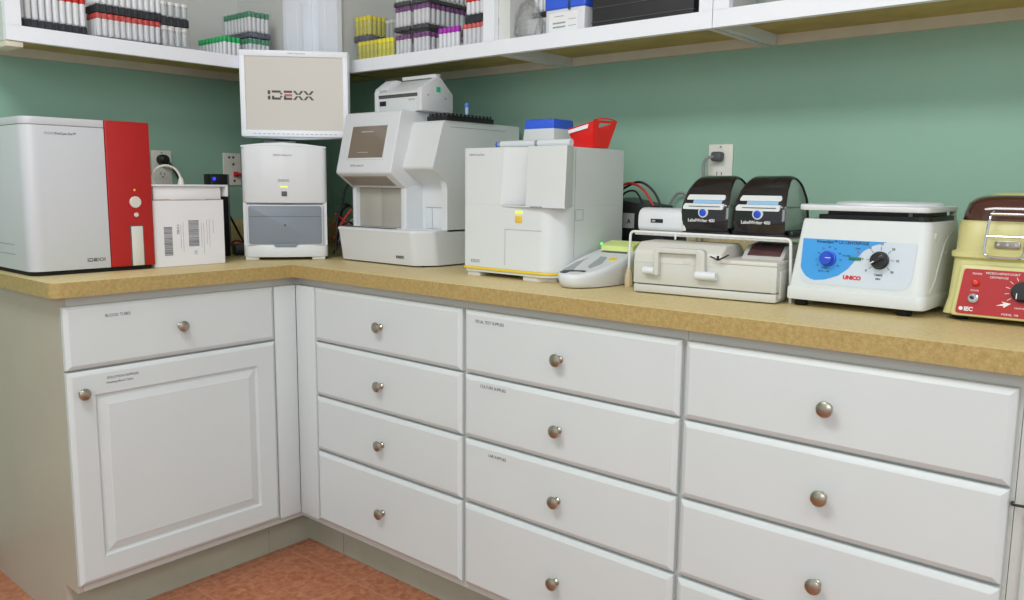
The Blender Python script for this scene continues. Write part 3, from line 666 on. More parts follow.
# left head: profile in (y,z)
h1 = [(.0, .268), (.044, .446), (.052, .450), (.34, .450), (.36, .42), (.36, .25), (.085, .232), (.062, .224)]
def headprism(x0, x1, prof, rr, bev): return MB().prism(fillet(prof, rr, 5), 'x', x0, x1, bev, 3)
hd = headprism(-.006, .246, h1, [.012, .012, .004, .01, .01, .004, .01, .01], .010)
hd.build('screen_head', 'wh', t, ang=45)
# lower posts, back wall of the bay
body = MB()
body.prism(fillet([(.062, .10), (.062, .235), (.3, .26), (.375, .26), (.375, .10)], [0, .006, 0, 0, 0], 3), 'x', -.004, .012, .003)
body.prism(fillet([(.062, .10), (.062, .235), (.3, .26), (.375, .26), (.375, .10)], [0, .006, 0, 0, 0], 3), 'x', .220, .245, .004)
body.box(.0, .24, .12, .378, .1, .26)
body.build('bay_posts', 'wh', t)
bd = MB().box(.012, .1165, .078, .086, .106, .231, .001).box(.1175, .222, .078, .086, .106, .231, .001).build('bay_door', 'bay', t, 'grey double bay door')
MB().prism([(.012, .262), (.05, .2355), (.079, .232), (.079, .238), (.05, .2435), (.014, .268)], 'x', .014, .214).xf(Matrix.Translation((0, .0, -.0045))).build('bay_ceiling', 'bayin', t)
# right head and main body
h2 = [(.045, .282), (.098, .405), (.104, .414), (.378, .414), (.384, .404), (.384, .1), (.14, .1), (.115, .235), (.098, .252)]
main = MB().prism(fillet([(.048, .282), (.090, .411), (.097, .418), (.425, .418), (.425, .10), (.130, .10), (.130, .235), (.105, .248)], [.012, .008, .004, .006, 0, 0, .012, .02], 5), 'x', .232, .3495, .0)
main.prism(fillet([(.048, .282), (.090, .411), (.097, .418), (.425, .418), (.425, .10), (.106, .10), (.106, .225), (.1, .245)], [.012, .008, .004, .006, 0, 0, .02, .02], 5), 'x', .3496, .3725, .0)
main.build('main_body', 'wh2', t, ang=45)
MB().box(.262, .349, .126, .1305, .106, .168, .001).build('access_cover', 'wh', t)
MB().box(.2625, .3485, .125, .127, .1675, .1688).box(.289, .2898, .1248, .1262, .108, .166).build('cover_seam', 'seam', t)
# screen on the slanted face
sl = math.atan2(.044, .178)
S = Matrix.Translation((0, .0, .268)) @ Matrix.Rotation(-sl, 4, 'X')
MB().prism([(.0, 0), (.24, 0), (.24, .17), (0, .17)], 'y', .002, .004).build('x', 'wh', t); bpy.data.objects.remove(bpy.data.objects['x'])
mm = MB()
for a, b, c_, d_ in ((.034, .206, .040, .046), (.034, .206, .143, .149), (.034, .040, .046, .143), (.200, .206, .046, .143)): mm.box(a, b, -.0016, .003, c_, d_, .0008)
mm.xf(S).build('screen_rim', 'wh', t)
sc = MB().box(.040, .2, -.0003, .003, .046, .143).xf(S).build('screen', 'lcd', t, 'small taupe screen')
MB().box(.085, .14, -.0008, -.0002, .124, .128).box(.08, .13, -.0008, -.0002, .062, .064).xf(S).build('screen_print', 'bay', sc)
MB().text('IDEXX Catalyst Dx', .0078, (.06, -.0006, .02)).xf(S).build('model_lettering', 'txtl', t)
MB().text('IDEXX', .0105, (.262, .0055, .023), bold=.0003, sx=1.1).build('logo', 'logo', t)
MB().box(.3725, .3732, .12, .36, .400, .4012).build('side_seam', 'seam', t)

# mini printer on it
zt = CT+.4505
t = thing('receipt_printer', 'small white printer with a peaked cover on the two-headed analyzer', 'printer', (.262, -.060, zt), -90)
t.scale = (1.15, .9, .93)
sp = [(0, 0), (.145, 0), (.145, .058), (.088, .108), (.075, .112), (.0, .07)]
m = MB()
m.prism(fillet(sp, [.003, .003, .01, .006, .006, .008], 4), 'x', .166, .182, .002)
m.prism(fillet(sp, [.003, .003, .01, .006, .006, .008], 4), 'x', 0, .014, .002)
m.box(.012, .17, .012, .14, 0, .052, .002)
m.build('housing', 'wh', t)
MB().prism([(.0, .062), (.075, .106), (.09, .1045), (.142, .058), (.142, .05), (.06, .07), (.0, .056)], 'x', .012, .168, .001).build('paper_cover', 'wh2', t)
MB().prism([(.07, .108), (.092, .111), (.094, .119), (.068, .118)], 'x', .05, .178, .002).build('cover_lip', 'wh', t)
MB().prism(fillet([(-.0, .074), (.05, .108), (.07, .108), (.08, .1), (.02, .066)], [.004]*5, 3), 'x', -.001, .045, .003).build('paper_window_cover', 'wh', t)
MB().box(.014, .166, .004, .0125, .046, .0585).build('paper_slot', 'dgry', t)
MB().box(.014, .166, .003, .0125, 0, .0455, .001).build('front_panel', 'wh2', t)
MB().box(.02, .044, .0005, .0035, .022, .037, .001).build('button', 'blk', t)
MB().text('EPSON', .008, (.132, .0025, .034)).build('lettering', 'txtl', t)
MB().box(.1822, .1832, .067, .085, .062, .078).build('green_sticker', mat('green_sticker', (40, 190, 130), .5, noise=.03), t)
MB().lathe([(.0028, 0), (.002, .001)], (.182, .03, .05), (1, 0, 0), 10).lathe([(.0028, 0), (.002, .001)], (.182, .11, .044), (1, 0, 0), 10).build('screw', 'cabR', t)
# tube rack and microtube
zt2 = CT+.4185
t = thing('tube_rack', 'low black tube rack on the right head of the white analyzer', 'rack', (.262, -.292, zt2), -90)
m = MB().box(0, .082, 0, .2, 0, .014, .002)
for i in range(5):
    for j in range(12): m.lathe([(.0068, .012), (.0068, .021), (.005, .021), (.005, .014)], (.009+i*.016, .01+j*.0163, 0), n=10)
m.build('rack_body', 'blk', t)
t = thing('microtube', 'small blue-capped tube standing in the black rack', 'tube', (.352, -.366, zt2+.0142))
MB().lathe([(.003, .0), (.0052, .012), (.0052, .03)], n=14).build('tube_body', mat('pale_blue_tube', (160, 186, 226), .3, noise=.03), t)
MB().lathe([(.0062, .028), (.0066, .03), (.0066, .038), (.0056, .04)], n=14).build('cap', mat('blue_cap', (70, 120, 210), .4, noise=.03), t)

# ------------------------------------------------------------------ laser analyzer
t = thing('laser_analyzer', 'tall white analyzer with a yellow line along its foot', 'lab analyzer', (.145, -.552, CT+.0003), -90)
def lp(e=0, y0=0):
    return fillet([(-e, y0-e), (.275, y0-e), (.312+e, .045), (.312+e, .29+e), (-e, .29+e)], [.012, .045, .05, .01, .01], 8)
def lnotch(fl): return fillet([(0, 0), (.13+.012*fl, 0), (.212+.010*fl, .040), (.2165+.010*fl, -.006-.004*fl), (.340+.010*fl, -.010-.006*fl), (.312, .06), (.312, .29), (0, .29)], [.012, .012, .006, .002, .002, .01, .01, .01], 8)
hs = MB().prism(lp(), 'z', .025, .187)
q_ = loft([(lnotch(0), .1872), (lnotch(1), .3305)]); me_ = bpy.data.meshes.new('t'); q_.bm.to_mesh(me_); hs.bm.from_mesh(me_)
hs.build('housing', 'wh2', t, ang=40)
MB().prism(lp(.0015), 'z', .0185, .0245, .001).build('yellow_band', 'yel', t)
MB().prism(lp(-.002), 'z', .0115, .0185).build('base_plate', 'wh3', t)
for x, y in ((.008, .006), (.2, .006), (.02, .2), (.25, .2)): MB().prism(fillet([(x, y), (x+.045, y), (x+.085 if x == .2 else x+.045, y+.03 if x == .2 else y), (x+.085 if x == .2 else x+.045, y+.05), (x, y+.05)] if x == .2 else [(x, y), (x+.045, y), (x+.045, y+.05), (x, y+.05)], .004, 3), 'z', 0, .012).build('foot', 'wh3', t)
MB().prism(fillet([(.125, .002), (.14, -.002), (.22, -.008), (.337, -.013), (.342, -.009), (.315, .03), (.2, .035)], [.002]*7, 3), 'z', .183, .1870, .001).build('chute_ledge', 'wh', t)
MB().box(.181, .203, -.0015, .001, .167, .173, .001).build('status_light', 'led', t)
MB().box(.180, .202, -.002, .001, .144, .161, .002).build('button', 'ybtn', t)
mm = MB().box(.146, .147, -.0006, 0.001, .035, .126).box(.146, .262, -.0006, .001, .1255, .1265)
mm.build('door_seam', 'seam', t)
MB().box(.3115, .3126, .068, .069, .06, .33).build('side_seam', 'seam', t)
MB().box(.3115, .3126, .073, .105, .178, .179).box(.3115, .3126, .073, .105, .152, .153).box(.3115, .3126, .104, .105, .152, .179).box(.3115, .3126, .073, .074, .152, .179).build('hatch_outline', 'seam', t)
MB().text('IDEXX', .011, (.028, -.0004, .036), bold=.0003, sx=1.0).build('logo', 'txtl', t)
MB().text('IDEXX LaserCyte', .0072, (.022, -.0004, .311)).build('model_lettering', 'txtl', t)
MB().text('LaserCyte Dx', .0055, (.236, -.0115, .1835), sx=1.2, rot=0).build('chute_lettering', 'txt', t)
zt = CT+.3335
t = thing('white_roller', 'thin white roller lying along the top edge of the yellow-lined analyzer', 'roller', (.232, -.597, zt), -90)
MB().cyl((.012, 0, .0095), (.128, 0, .0095), .0092).cyl((.138, 0, .0095), (.240, 0, .0095), .0092).build('roller_body', 'wh', t)
MB().cyl((.126, 0, .0095), (.14, 0, .0095), .0078).build('collar', 'seam', t)
MB().cyl((.002, 0, .0095), (.0125, 0, .0095), .008).build('collar', 'seam', t)
MB().cyl((-.005, 0, .0095), (.003, 0, .0095), .0075).build('end_cap', 'blue', t)
t = thing('pipette_tip_box', 'white box with a blue lid on top of the yellow-lined analyzer', 'box', (.345, -.562, zt), -90)
t.scale = (.93, .93, .93)
MB().box(.02, .143, 0, .11, 0, .062, .004, taper=.9).build('box_body', 'wh2', t)
MB().box(.0255, .1375, .005, .105, .0585, .088, .005, taper=.97).build('lid', 'blue', t)
t = thing('red_scoop_bin', 'red plastic bin with a handle hole beside the blue-lidded tip box', 'bin', (.300, -.775, zt), -90)
t.scale = (.82, .82, .77)
def bin_panel(pts, th, mtx): return MB().prism(pts, 'y', 0, th, .0006).xf(mtx)
b = MB()
# tapered front panel, side panel with handle slot, back and far sides
bm = bmesh.new()
def quad(P):
    return [bm.verts.new(p) for p in P]
zb, zl, zr = .0, .066, .086
B0 = [(.02, .012, 0), (.088, .012, 0), (.1, .075, 0), (.03, .075, 0)]
T0 = [(.0, .0, .062), (.098, .0, .085), (.118, .095, .085), (.012, .095, .062)]
bm.free()
def panel(P, t_=.0022, hole=None):
    """quad panel P (4 points) with thickness, optional slot hole given in uv"""
    m = MB(); bm = bmesh.new(); P = [Vector(p) for p in P]
    nrm = (P[1]-P[0]).cross(P[3]-P[0]).normalized()*t_
    def uv(u, v): return P[0]*(1-u)*(1-v)+P[1]*u*(1-v)+P[2]*u*v+P[3]*(1-u)*v
    if not hole: loops = [P]; 
    outer = []
    if hole:
        u0, u1, v0, v1 = hole; n = 6
        inner = []; 
        for (cu, cv, a0) in ((u1-.06, v1-.06, 0), (u0+.06, v1-.06, PI/2), (u0+.06, v0+.06, PI), (u1-.06, v0+.06, 3*PI/2)):
            for k in range(n): a = a0+k*PI/2/(n-1); inner.append((cu+.06*math.cos(a), cv+.06*math.sin(a)))
        out = []
        for (u, v) in inner:
            du, dv = u-(u0+u1)/2, v-(v0+v1)/2
            s_ = 1e9
            if du > 0: s_ = min(s_, (1-(u0+u1)/2)/du)
            if du < 0: s_ = min(s_, ((u0+u1)/2)/-du)
            if dv > 0: s_ = min(s_, (1-(v0+v1)/2)/dv)
            if dv < 0: s_ = min(s_, ((v0+v1)/2)/-dv)
            out.append(((u0+u1)/2+du*s_, (v0+v1)/2+dv*s_))
        # force corners
        for c_ in ((0, 0), (1, 0), (1, 1), (0, 1)):
            k = min(range(len(out)), key=lambda q: (out[q][0]-c_[0])**2+(out[q][1]-c_[1])**2); out[k] = c_
        N = len(inner)
        for off in (0, 1):
            I = [bm.verts.new(uv(*p)+nrm*off) for p in inner]; O = [bm.verts.new(uv(*p)+nrm*off) for p in out]
            for k in range(N): bm.faces.new((I[k], I[(k+1) % N], O[(k+1) % N], O[k]))
            if off == 0: I0, O0 = I, O
        for k in range(N):
            bm.faces.new((I0[k], I[k], I[(k+1) % N], I0[(k+1) % N])); bm.faces.new((O0[k], O[k], O[(k+1) % N], O0[(k+1) % N]))
    else:
        A = [bm.verts.new(p) for p in P]; Bv = [bm.verts.new(p+nrm) for p in P]
        bm.faces.new(A); bm.faces.new(Bv[::-1])
        for k in range(4): bm.faces.new((A[k], Bv[k], Bv[(k+1) % 4], A[(k+1) % 4]))
    bmesh.ops.recalc_face_normals(bm, faces=bm.faces); m._merge(bm); return m
bins = panel([B0[0], B0[1], T0[1], T0[0]])
sidep = panel([B0[1], B0[2], (T0[2][0], T0[2][1], .088), (T0[1][0], T0[1][1], .088)], hole=(.22, .8, .68, .9))
for P in ([B0[1], B0[2], B0[3], B0[0]], [B0[2], B0[3], T0[3], T0[2]], [B0[3], B0[0], T0[0], T0[3]]):
    q = panel(P); me = bpy.data.meshes.new('t'); q.bm.to_mesh(me); bins.bm.from_mesh(me); bpy.data.meshes.remove(me)
bins.build('bin_walls', 'bin', t); sidep.build('handle_panel', 'bin', t)
MB().tube([(.098, -.001, .087), (.103, .02, .092), (.109, .05, .094), (.114, .075, .092), (.118, .095, .087)], .0022, 8).build('rim', 'bin', t)
pl = panel([(.005, -.004, .046), (.078, -.004, .062), (.08, -.003, .075), (.003, -.003, .057)], .0008); pl.build('paper_label', 'lblw', t)

# ------------------------------------------------------------------ small boat-shaped reader
t = thing('test_reader', 'low boat-shaped white reader with a lime flap on the worktop', 'reader', (.088, -.932, CT+.0003), -90)
t.scale = (1.0, 1.05, 1.02)
def boat(s, y0, ylen, n=40):
    pts = []
    for k in range(n):
        a = 2*PI*k/n; ca, sa = math.cos(a), math.sin(a)
        x = .063*s*math.copysign(abs(ca)**.72, ca); y = y0+ylen/2+ylen/2*math.copysign(abs(sa)**.8, sa)
        tpr = 1-.2*max(0, 1-(y-y0)/(ylen*.55))**2
        pts.append((x*tpr, y))
    return pts
def zrim(y): return .032+.052*max(0, min(1, (y-.02)/.22))**1.1
m = MB(); bm = bmesh.new(); rings = []
spec = [(.86, .012, .24, 0, 0), (.93, .006, .252, .22, 0), (1.0, 0, .264, .72, 0), (.98, .003, .258, .93, 0), (.92, .008, .246, 1.0, 0), (.86, .014, .232, 1.0, 0)]
for s_, y0, yl, fz, _ in spec: rings.append([bm.verts.new((x, y, .002+(zrim(y))*fz)) for x, y in boat(s_, y0, yl)])
for a, b_ in zip(rings, rings[1:]):
    for k in range(40): bm.faces.new((a[k], a[(k+1) % 40], b_[(k+1) % 40], b_[k]))
bm.faces.new(rings[0][::-1]); bm.faces.new(rings[-1]); bmesh.ops.recalc_face_normals(bm, faces=bm.faces); m._merge(bm)
m.build('shell', 'wh', t, ang=60)
# recessed well, test slot
def on_top(pts, th, lift=.0012):
    bm = bmesh.new(); A = [bm.verts.new((x, y, zrim(y)+.002+lift)) for x, y in pts]; B = [bm.verts.new((x, y, zrim(y)+.002+lift-th)) for x, y in pts]; n = len(pts)
    bm.faces.new(A); bm.faces.new(B[::-1])
    for k in range(n): bm.faces.new((A[k], B[k], B[(k+1) % n], A[(k+1) % n]))
    bmesh.ops.recalc_face_normals(bm, faces=bm.faces); q = MB(); q._merge(bm); return q
on_top(fillet([(-.036, .03), (.02, .03), (.03, .1), (.012, .15), (-.03, .15), (-.044, .1)], .014, 5), .002).build('well', mat('well_grey', (160, 166, 170), .5, noise=.02), t)
on_top(fillet([(-.03, .018), (-.014, .014), (-.01, .03), (.028, .036), (.028, .045), (-.014, .04), (-.03, .034)], .003, 3), .002, .002).build('test_slot', 'blk', t)
on_top(fillet([(.026, .128), (.044, .128), (.044, .148), (.026, .148)], .008, 4), .002, .002).build('yellow_button', 'yel', t)
on_top(fillet([(-.035, .183), (.045, .183), (.04, .192), (-.03, .192)], .003, 3), .002, .0018).build('vent_slot', 'dgry', t)
on_top(fillet([(-.046, .198), (.05, .198), (.046, .245), (-.042, .245)], .006, 4), .012, .012).build('lime_flap', 'lime', t, 'lime green flap')
MB().lathe([(.0035, 0), (.003, .004), (0, .006)], (-.05, .21, .088), (0, 0, 1), 12).build('green_light', 'gled', t)

# ------------------------------------------------------------------ beige printer with handle
t = thing('tray_printer', 'ivory instrument with a square front handle beneath the wire rack', 'printer', (.150, -1.077, CT+.0003), -84)
W = .322
MB().prism([(0, .003), (W, .003), (W, .02), (0, .02)], 'y', .006, .19).build('x', 'ivory', t); bpy.data.objects.remove(bpy.data.objects['x'])
MB().box(.0, W, .004, .19, .002, .021, .004).build('base_tray', 'ivory', t)
MB().box(.0, W, .002, .19, .0222, .078, .003).build('lower_body', 'ivory', t)
hp = fillet([(.0, .07), (.0, .098), (.014, .113), (.17, .113), (.17, .07)], [0, .01, .012, .0, 0], 4)
MB().prism(fillet([(.001, .07), (.001, .095), (.03, .114), (.12, .115), (.17, .07)], [0, .012, .02, .03, 0], 5), 'x', 0, .205, .006, 3).build('rounded_cover', 'wh3', t)
MB().box(.012, W-.012, .004, .185, .0208, .0225).build('seam', 'dgry', t)
hm = MB().prism(fillet([(.055, .105), (.055, .044), (.066, .044), (.066, .094), (.152, .094), (.152, .055), (.152, .044), (.172, .044), (.172, .105)], [.01, 0, 0, .002, .002, 0, 0, 0, .012], 4), 'y', -.012, .004, .002)
hm.build('front_handle', 'ivory', t)
MB().cyl((.03, -.008, .053), (.056, -.008, .053), .0085).build('hinge_roller', 'wh', t)
MB().cyl((.152, -.008, .050), (.198, -.008, .050), .0095).build('hinge_roller', 'wh', t)
MB().lathe([(.012, 0), (.012, .0015), (.010, .002)], (.128, .002, .083), (0, -1, 0), 24).build('thumb_mark', 'wh3', t)
MB().prism(fillet([(.2, .077), (.2, .086), (W, .086), (W, .077)], .002, 2), 'y', .0, .19, .002).build('right_shelf', 'wh3', t)
MB().prism([(.06, .086), (.1, .112), (.18, .118), (.18, .086)], 'x', .225, .315, .003).build('paper_hood', 'ivory', t)
MB().prism([(.07, .0945), (.1, .1135), (.16, .118), (.16, .116), (.1, .111), (.07, .092)], 'x', .236, .306).build('hood_window', mat('maroon_window', (92, 66, 66), .25, noise=.2, nscale=12), t)
MB().box(W-.001, W+.004, .02, .06, .01, .068, .003).build('side_clip', 'ivory', t)
t = thing('black_tie', 'black twisted tie on the ivory instrument under the rack', 'tie', (.160, -1.278, CT+.0865), -84)
MB().tube([(-.017, 0, .006), (-.008, -.001, .003), (0, -.001, -.0005), (.01, -.001, .004), (.022, .004, .011)], .0018, 6).tube([(0, -.0015, -.001), (.001, -.002, .008)], .0028, 6).build('tie_strand', 'blk', t)

# ------------------------------------------------------------------ wire rack
t = thing('wire_rack', 'white coated wire shelf rack carrying the label printers', 'rack', (.235, -1.0, CT+.0003), -90)
RH = .132; RW = .410; RD = .28
fr = MB()
def leg(y):
    return fillet([(.012, .02), (.014, RH), (RW-.008, RH), (RW-.002, .0)], [0, .012, .012, 0], 6)
L = leg(0)
for y in (0, RD): MB().tube([(x, y, z) for x, z in L], .0032, 10, smooth=False).build('leg_frame', 'wire', t)
wr = MB()
for y in (.018, RD-.02): wr.tube([(.016, y, RH-.006), (RW-.012, y, RH-.006)], .0025, 8)
n = 20
for k in range(n): x = .026+k*(RW-.05)/(n-1); wr.tube([(x, .0, RH-.001), (x, RD, RH-.001)], .0016, 6)
wr.build('deck_wires', 'wire', t)
for y in (0, RD): MB().lathe([(.004, .045), (.0085, .03), (.010, .012), (.0085, .002), (.0085, 0)], (.012, y, 0), n=8).build('foot', 'foot', t)
for k in (.135,): MB().box(k-.002, k+.002, -.004, -.001, RH-.014, RH-.002, .001).build('clip', 'wire', t)
zr_ = CT+RH+.0021
t = thing('card_reader', 'white rounded device with a black badge at the left of the rack', 'reader', (.245, -1.026, zr_), -90)
MB().prism(fillet([(.0, .0), (.0, .054), (.06, .054), (.075, .0)], [.014, .026, .02, .006], 6), 'x', 0, .118, .009, 4).build('body', 'wh', t, ang=50)
MB().box(.036, .068, -.0018, .003, .020, .029, .001).build('badge', 'blk', t)
MB().text('hID', .006, (.04, -.0021, .0225)).build('badge_lettering', 'txtw', t)
MB().box(.112, .126, .004, .06, .003, .04, .004).build('end_block', 'plate', t)

def label_printer(loc, label):
    t = thing('label_printer', label, 'printer', loc, -91, 'black label printers on the wire rack')
    W = .118
    prof = fillet([(.004, .004), (-.004, .03), (.000, .062), (.018, .098), (.046, .124), (.078, .132), (.106, .115), (.126, .08), (.132, .03), (.130, .004)], [.004, .02, .03, .04, .05, .05, .04, .04, .02, .004], 5)
    cov = MB(); bm = bmesh.new()
    n = len(prof)
    # rim-bearing shell: outer ring, slightly inset side faces
    cx, cz = .066, .058
    def ring(x, s_): return [bm.verts.new((x, cx+(p[0]-cx)*s_, max(.004, cz+(p[1]-cz)*s_) if p[1] > .006 else .004)) for p in prof]
    R = [ring(.008, .86), ring(.004, .885), ring(0, .935), ring(.004, .975), ring(.012, 1), ring(W-.012, 1), ring(W-.004, .975), ring(W, .935), ring(W-.004, .885), ring(W-.008, .86)]
    bm.faces.new(R[0]); bm.faces.new(R[-1])
    for a, b in zip(R, R[1:]):
        for k in range(n): bm.faces.new((a[k], a[(k+1) % n], b[(k+1) % n], b[k]))
    bmesh.ops.recalc_face_normals(bm, faces=bm.faces); cov._merge(bm)
    def dome(m):
        for v in m.bm.verts: v.co.x = W/2+(v.co.x-W/2)*(1-.26*(max(0, v.co.z)/.132)**3.2-.05*max(0, (.03-v.co.z)/.03))
        return m
    dome(cov).build('cover', 'gblk', t, ang=40)
    dome(MB().prism([(cx+(p[0]-cx)*.86, cz+(p[1]-cz)*.86+.002) for p in prof], 'x', W-.0078, W-.0040, .0006)).build('side_window', 'smoke', t, 'grey green side window')
    dome(MB().box(W-.0046, W-.0036, .02, .115, .062, .0632)).build('window_seam', 'dgry', t)
    MB().box(-.001, W+.003, .003, .134, 0, .0042, .001).box(W-.004, W+.010, .02, .128, .0, .012, .003).build('base', 'gblk', t)
    # silver bezel with exit slot
    def onface(pts, th, zz=0):
        # wraps points (x,z) on the front curve
        bm = bmesh.new()
        def yf(z):
            q = [p for p in prof if p[0] < .07]; q = sorted(q, key=lambda p: p[1])
            for a, b in zip(q, q[1:]):
                if a[1] <= z <= b[1] and b[1] > a[1]: return a[0]+(b[0]-a[0])*(z-a[1])/(b[1]-a[1])
            return q[0][0]
        A = [bm.verts.new((x, yf(z)-th, z)) for x, z in pts]; B = [bm.verts.new((x, yf(z)+.004, z)) for x, z in pts]; n_ = len(pts)
        bm.faces.new(A); bm.faces.new(B[::-1])
        for k in range(n_): bm.faces.new((A[k], B[k], B[(k+1) % n_], A[(k+1) % n_]))
        bmesh.ops.triangulate(bm, faces=[f for f in bm.faces if len(f.verts) > 4])
        bmesh.ops.recalc_face_normals(bm, faces=bm.faces); q = MB(); q._merge(bm); return q
    up = fillet([(.012, .075), (.105, .075), (.106, .081), (.103, .0865), (.016, .0865), (.013, .081)], .003, 3)
    MB_ = onface(up, .0016); MB_.build('silver_upper_lip', 'wh2', t)
    up2 = fillet([(.008, .054), (.105, .054), (.107, .059), (.107, .067), (.012, .067), (.008, .061)], .003, 3)
    onface(up2, .003).build('silver_lower_lip', 'wh2', t)
    onface([(.03, .0675), (.1, .0675), (.1, .0745), (.03, .0745)], .0012).build('label_exit', mat('pale_sky_label_slot', (150, 192, 226), .2, noise=.03), t)
    onface([(.022, .0600), (.098, .0600), (.098, .0615), (.022, .0615)], .0036).build('exit_slit', 'dgry', t)
    bz = -.0045
    MB().lathe([(.0125, 0), (.0125, .005), (.0115, .0065)], (.058, .003, .0475), (0, -1, 0), 28).build('button_ring', 'wh2', t)
    MB().lathe([(.0082, 0), (.0082, .0015), (.0065, .0024), (0, .0026)], (.058, -.0035, .0470), (0, -1, 0), 24).build('blue_button', 'bknob', t)
    MB().text('LabelWriter 400', .0100, (.022, -.0045, .0265), bold=.0001, sx=.98).build('lettering', 'txtw', t)
    return t
label_printer((.248, -1.137, zr_), 'left of the two glossy black label printers on the wire rack')
label_printer((.245, -1.266, zr_), 'right black label printer on the rack, nearer the blue-panelled centrifuge')

# black battery box behind the rack and cables
t = thing('battery_box', 'black box with a grey label behind the rack against the wall', 'power unit', (.475, -.80, CT+.0003), -90)
MB().prism([(0, 0), (0, .205), (.12, .185), (.165, .10), (.18, .0)], 'y', 0, .12, .004).build('housing', 'blk', t)
MB().box(.036, .072, -.0008, 0, .125, .165).build('grey_label', 'seam', t)
MB().text('A', .016, (.050, -.0012, .138), bold=.0004).build('label_print', 'blk', t)
for i, (mtl, pts, lb) in enumerate([
    ('cabR', [(.5, -.80, 1.13), (.5, -.82, 1.155), (.5, -.85, 1.158), (.5, -.885, 1.14), (.5, -.915, 1.10)], 'red cable arching over the black battery box'),
    ('cabB', [(.515, -.80, 1.14), (.512, -.85, 1.162), (.512, -.885, 1.155), (.515, -.915, 1.125), (.515, -.94, 1.07)], 'thick black cable arching over the black battery box'),
    ('cabG', [(.60, -.90, 1.09), (.60, -.925, 1.13), (.60, -.955, 1.13), (.60, -.985, 1.09), (.60, -1.0, .93)], 'grey cable looping down behind the black battery box'),
    ('cabB', [(.50, -.81, 1.105), (.495, -.825, 1.132), (.495, -.86, 1.138), (.495, -.885, 1.105)], 'small black cable loop on the battery box')]):
    tag(MB().tube(pts, .0034 if i < 3 else .0028, 8).build('cable', mtl), lb, 'cable')
random.seed(11)
def P43(x, y, z): return (-.06+x*math.cos(ax)-y*math.sin(ax), .187+x*math.sin(ax)+y*math.cos(ax), CT+z)
cabs = [('cabB', 'black cable looping high in the corner beside the slide analyzer', [(.27, .12, .02), (.275, .14, .12), (.30, .16, .17), (.34, .2, .13), (.36, .24, .05)]),
        ('cabR', 'red cable curving through the corner cable tangle', [(.262, .15, .06), (.30, .17, .13), (.34, .18, .17), (.38, .2, .19)]),
        ('cabB', 'black cable hanging straight in the corner tangle', [(.345, .19, .012), (.345, .19, .1), (.35, .2, .2), (.355, .22, .26)]),
        ('cabG', 'grey cable coiled low in the corner tangle', [(.275, .16, .05), (.30, .155, .09), (.325, .16, .12), (.335, .165, .08), (.31, .16, .04)]),
        ('cabB', 'black cable lying in loops at the back of the corner', [(.265, .17, .03), (.29, .14, .10), (.32, .14, .11), (.335, .15, .06), (.30, .15, .012)]),
        ('cabR', 'dark red cable lying low behind the corner analyzer', [(.26, .18, .10), (.29, .19, .07), (.31, .2, .03), (.34, .22, .012)]),
        ('cabB', 'black cable rising beside the corner analyzer', [(.285, .2, .012), (.282, .2, .1), (.29, .2, .19), (.31, .2, .24)])]
cabs += [('cabB', 'black cable bunched lowest in the corner tangle', [(.262, .13, .012), (.29, .12, .05), (.32, .125, .07), (.345, .14, .03), (.35, .17, .012)]),
         ('cabB', 'black cable arching between the two corner analyzers', [(.268, .2, .09), (.29, .19, .15), (.32, .17, .16), (.345, .16, .10), (.36, .17, .05)]),
         ('cabG', 'pale grey cable rising diagonally in the corner tangle', [(.27, .19, .02), (.30, .18, .08), (.335, .18, .13), (.36, .2, .18)]),
         ('cabR', 'thin red cable crossing the middle of the corner tangle', [(.265, .165, .14), (.29, .165, .12), (.32, .165, .09), (.35, .17, .10)])]
for mtl, lb, pts in cabs: tag(MB().tube([P43(*p) for p in pts], .0036, 8).build('cable', mtl), lb, 'cable')
tag(MB().tube([(.02, .44, 1.1), (.055, .45, 1.05), (.09, .45, .985), (.13, .47, .93)], .0035, 8).build('cable', 'cabB'), 'black cable slanting down between the cardboard box and corner analyzer', 'cable')
tag(MB().tube([(.02, .40, .93), (.06, .43, .955), (.10, .45, .95), (.14, .5, .922)], .0035, 8).build('cable', 'cabR'), 'red cable low between the cardboard box and corner analyzer', 'cable')
t = thing('power_adapter', 'black power adapter brick lying behind the cardboard box gap', 'power unit', (.022, .36, CT+.0003), -20)
MB().box(0, .1, 0, .06, 0, .035, .005).build('brick', 'blk', t)
MB().box(.02, .08, .01, .05, .0348, .0358).build('rating_label', 'dgry', t)

# ------------------------------------------------------------------ blue-panelled centrifuge
t = thing('centrifuge', 'white centrifuge with blue control panel and a raised lid', 'centrifuge', (.2, -1.413, CT+.0003), -91.5)
W = .262; D = .238
MB().prism(plan(0, W, 0, D, [.006, .02, .02, .006]), 'z', .014, .040, .003).build('rim', 'wh2', t)
def cplan(a, b, y0, y1): return fillet([(a, y0), (b, y0), (b, y1), (a, y1)], [.006, .026, .02, .006], 7)
loft([(cplan(.003, W-.002, .003, D-.002), .039), (cplan(.018, W-.004, .018, D-.02), .172), (cplan(.020, W-.006, .020, D-.022), .177)]).build('housing', 'wh2', t, ang=40)
MB().prism(cplan(.045, W-.01, .028, D-.03), 'z', .176, .186).box(.06, W-.02, .04, D-.06, .184, .193).build('chamber_rim', 'blk', t)
MB().lathe([(.095, 0), (.08, -.006), (.05, -.01), (0, -.01)], (.15, .14, .197), n=36).build('lid_gasket', 'rub', t)
lid = MB().prism(cplan(.022, W-.004, -.002, D-.035), 'z', .194, .205, .003).lathe([(.1, .204), (.098, .209), (.09, .2115), (0, .213)], (.15, .12, 0), n=40)
lid.box(.015, .05, .008, .06, .194, .206, .003)
lid.build('lid', 'wh', t, ang=40)
MB().cyl((.215, .04, .176), (.215, .04, .195), .004).build('lid_latch', 'seam', t)
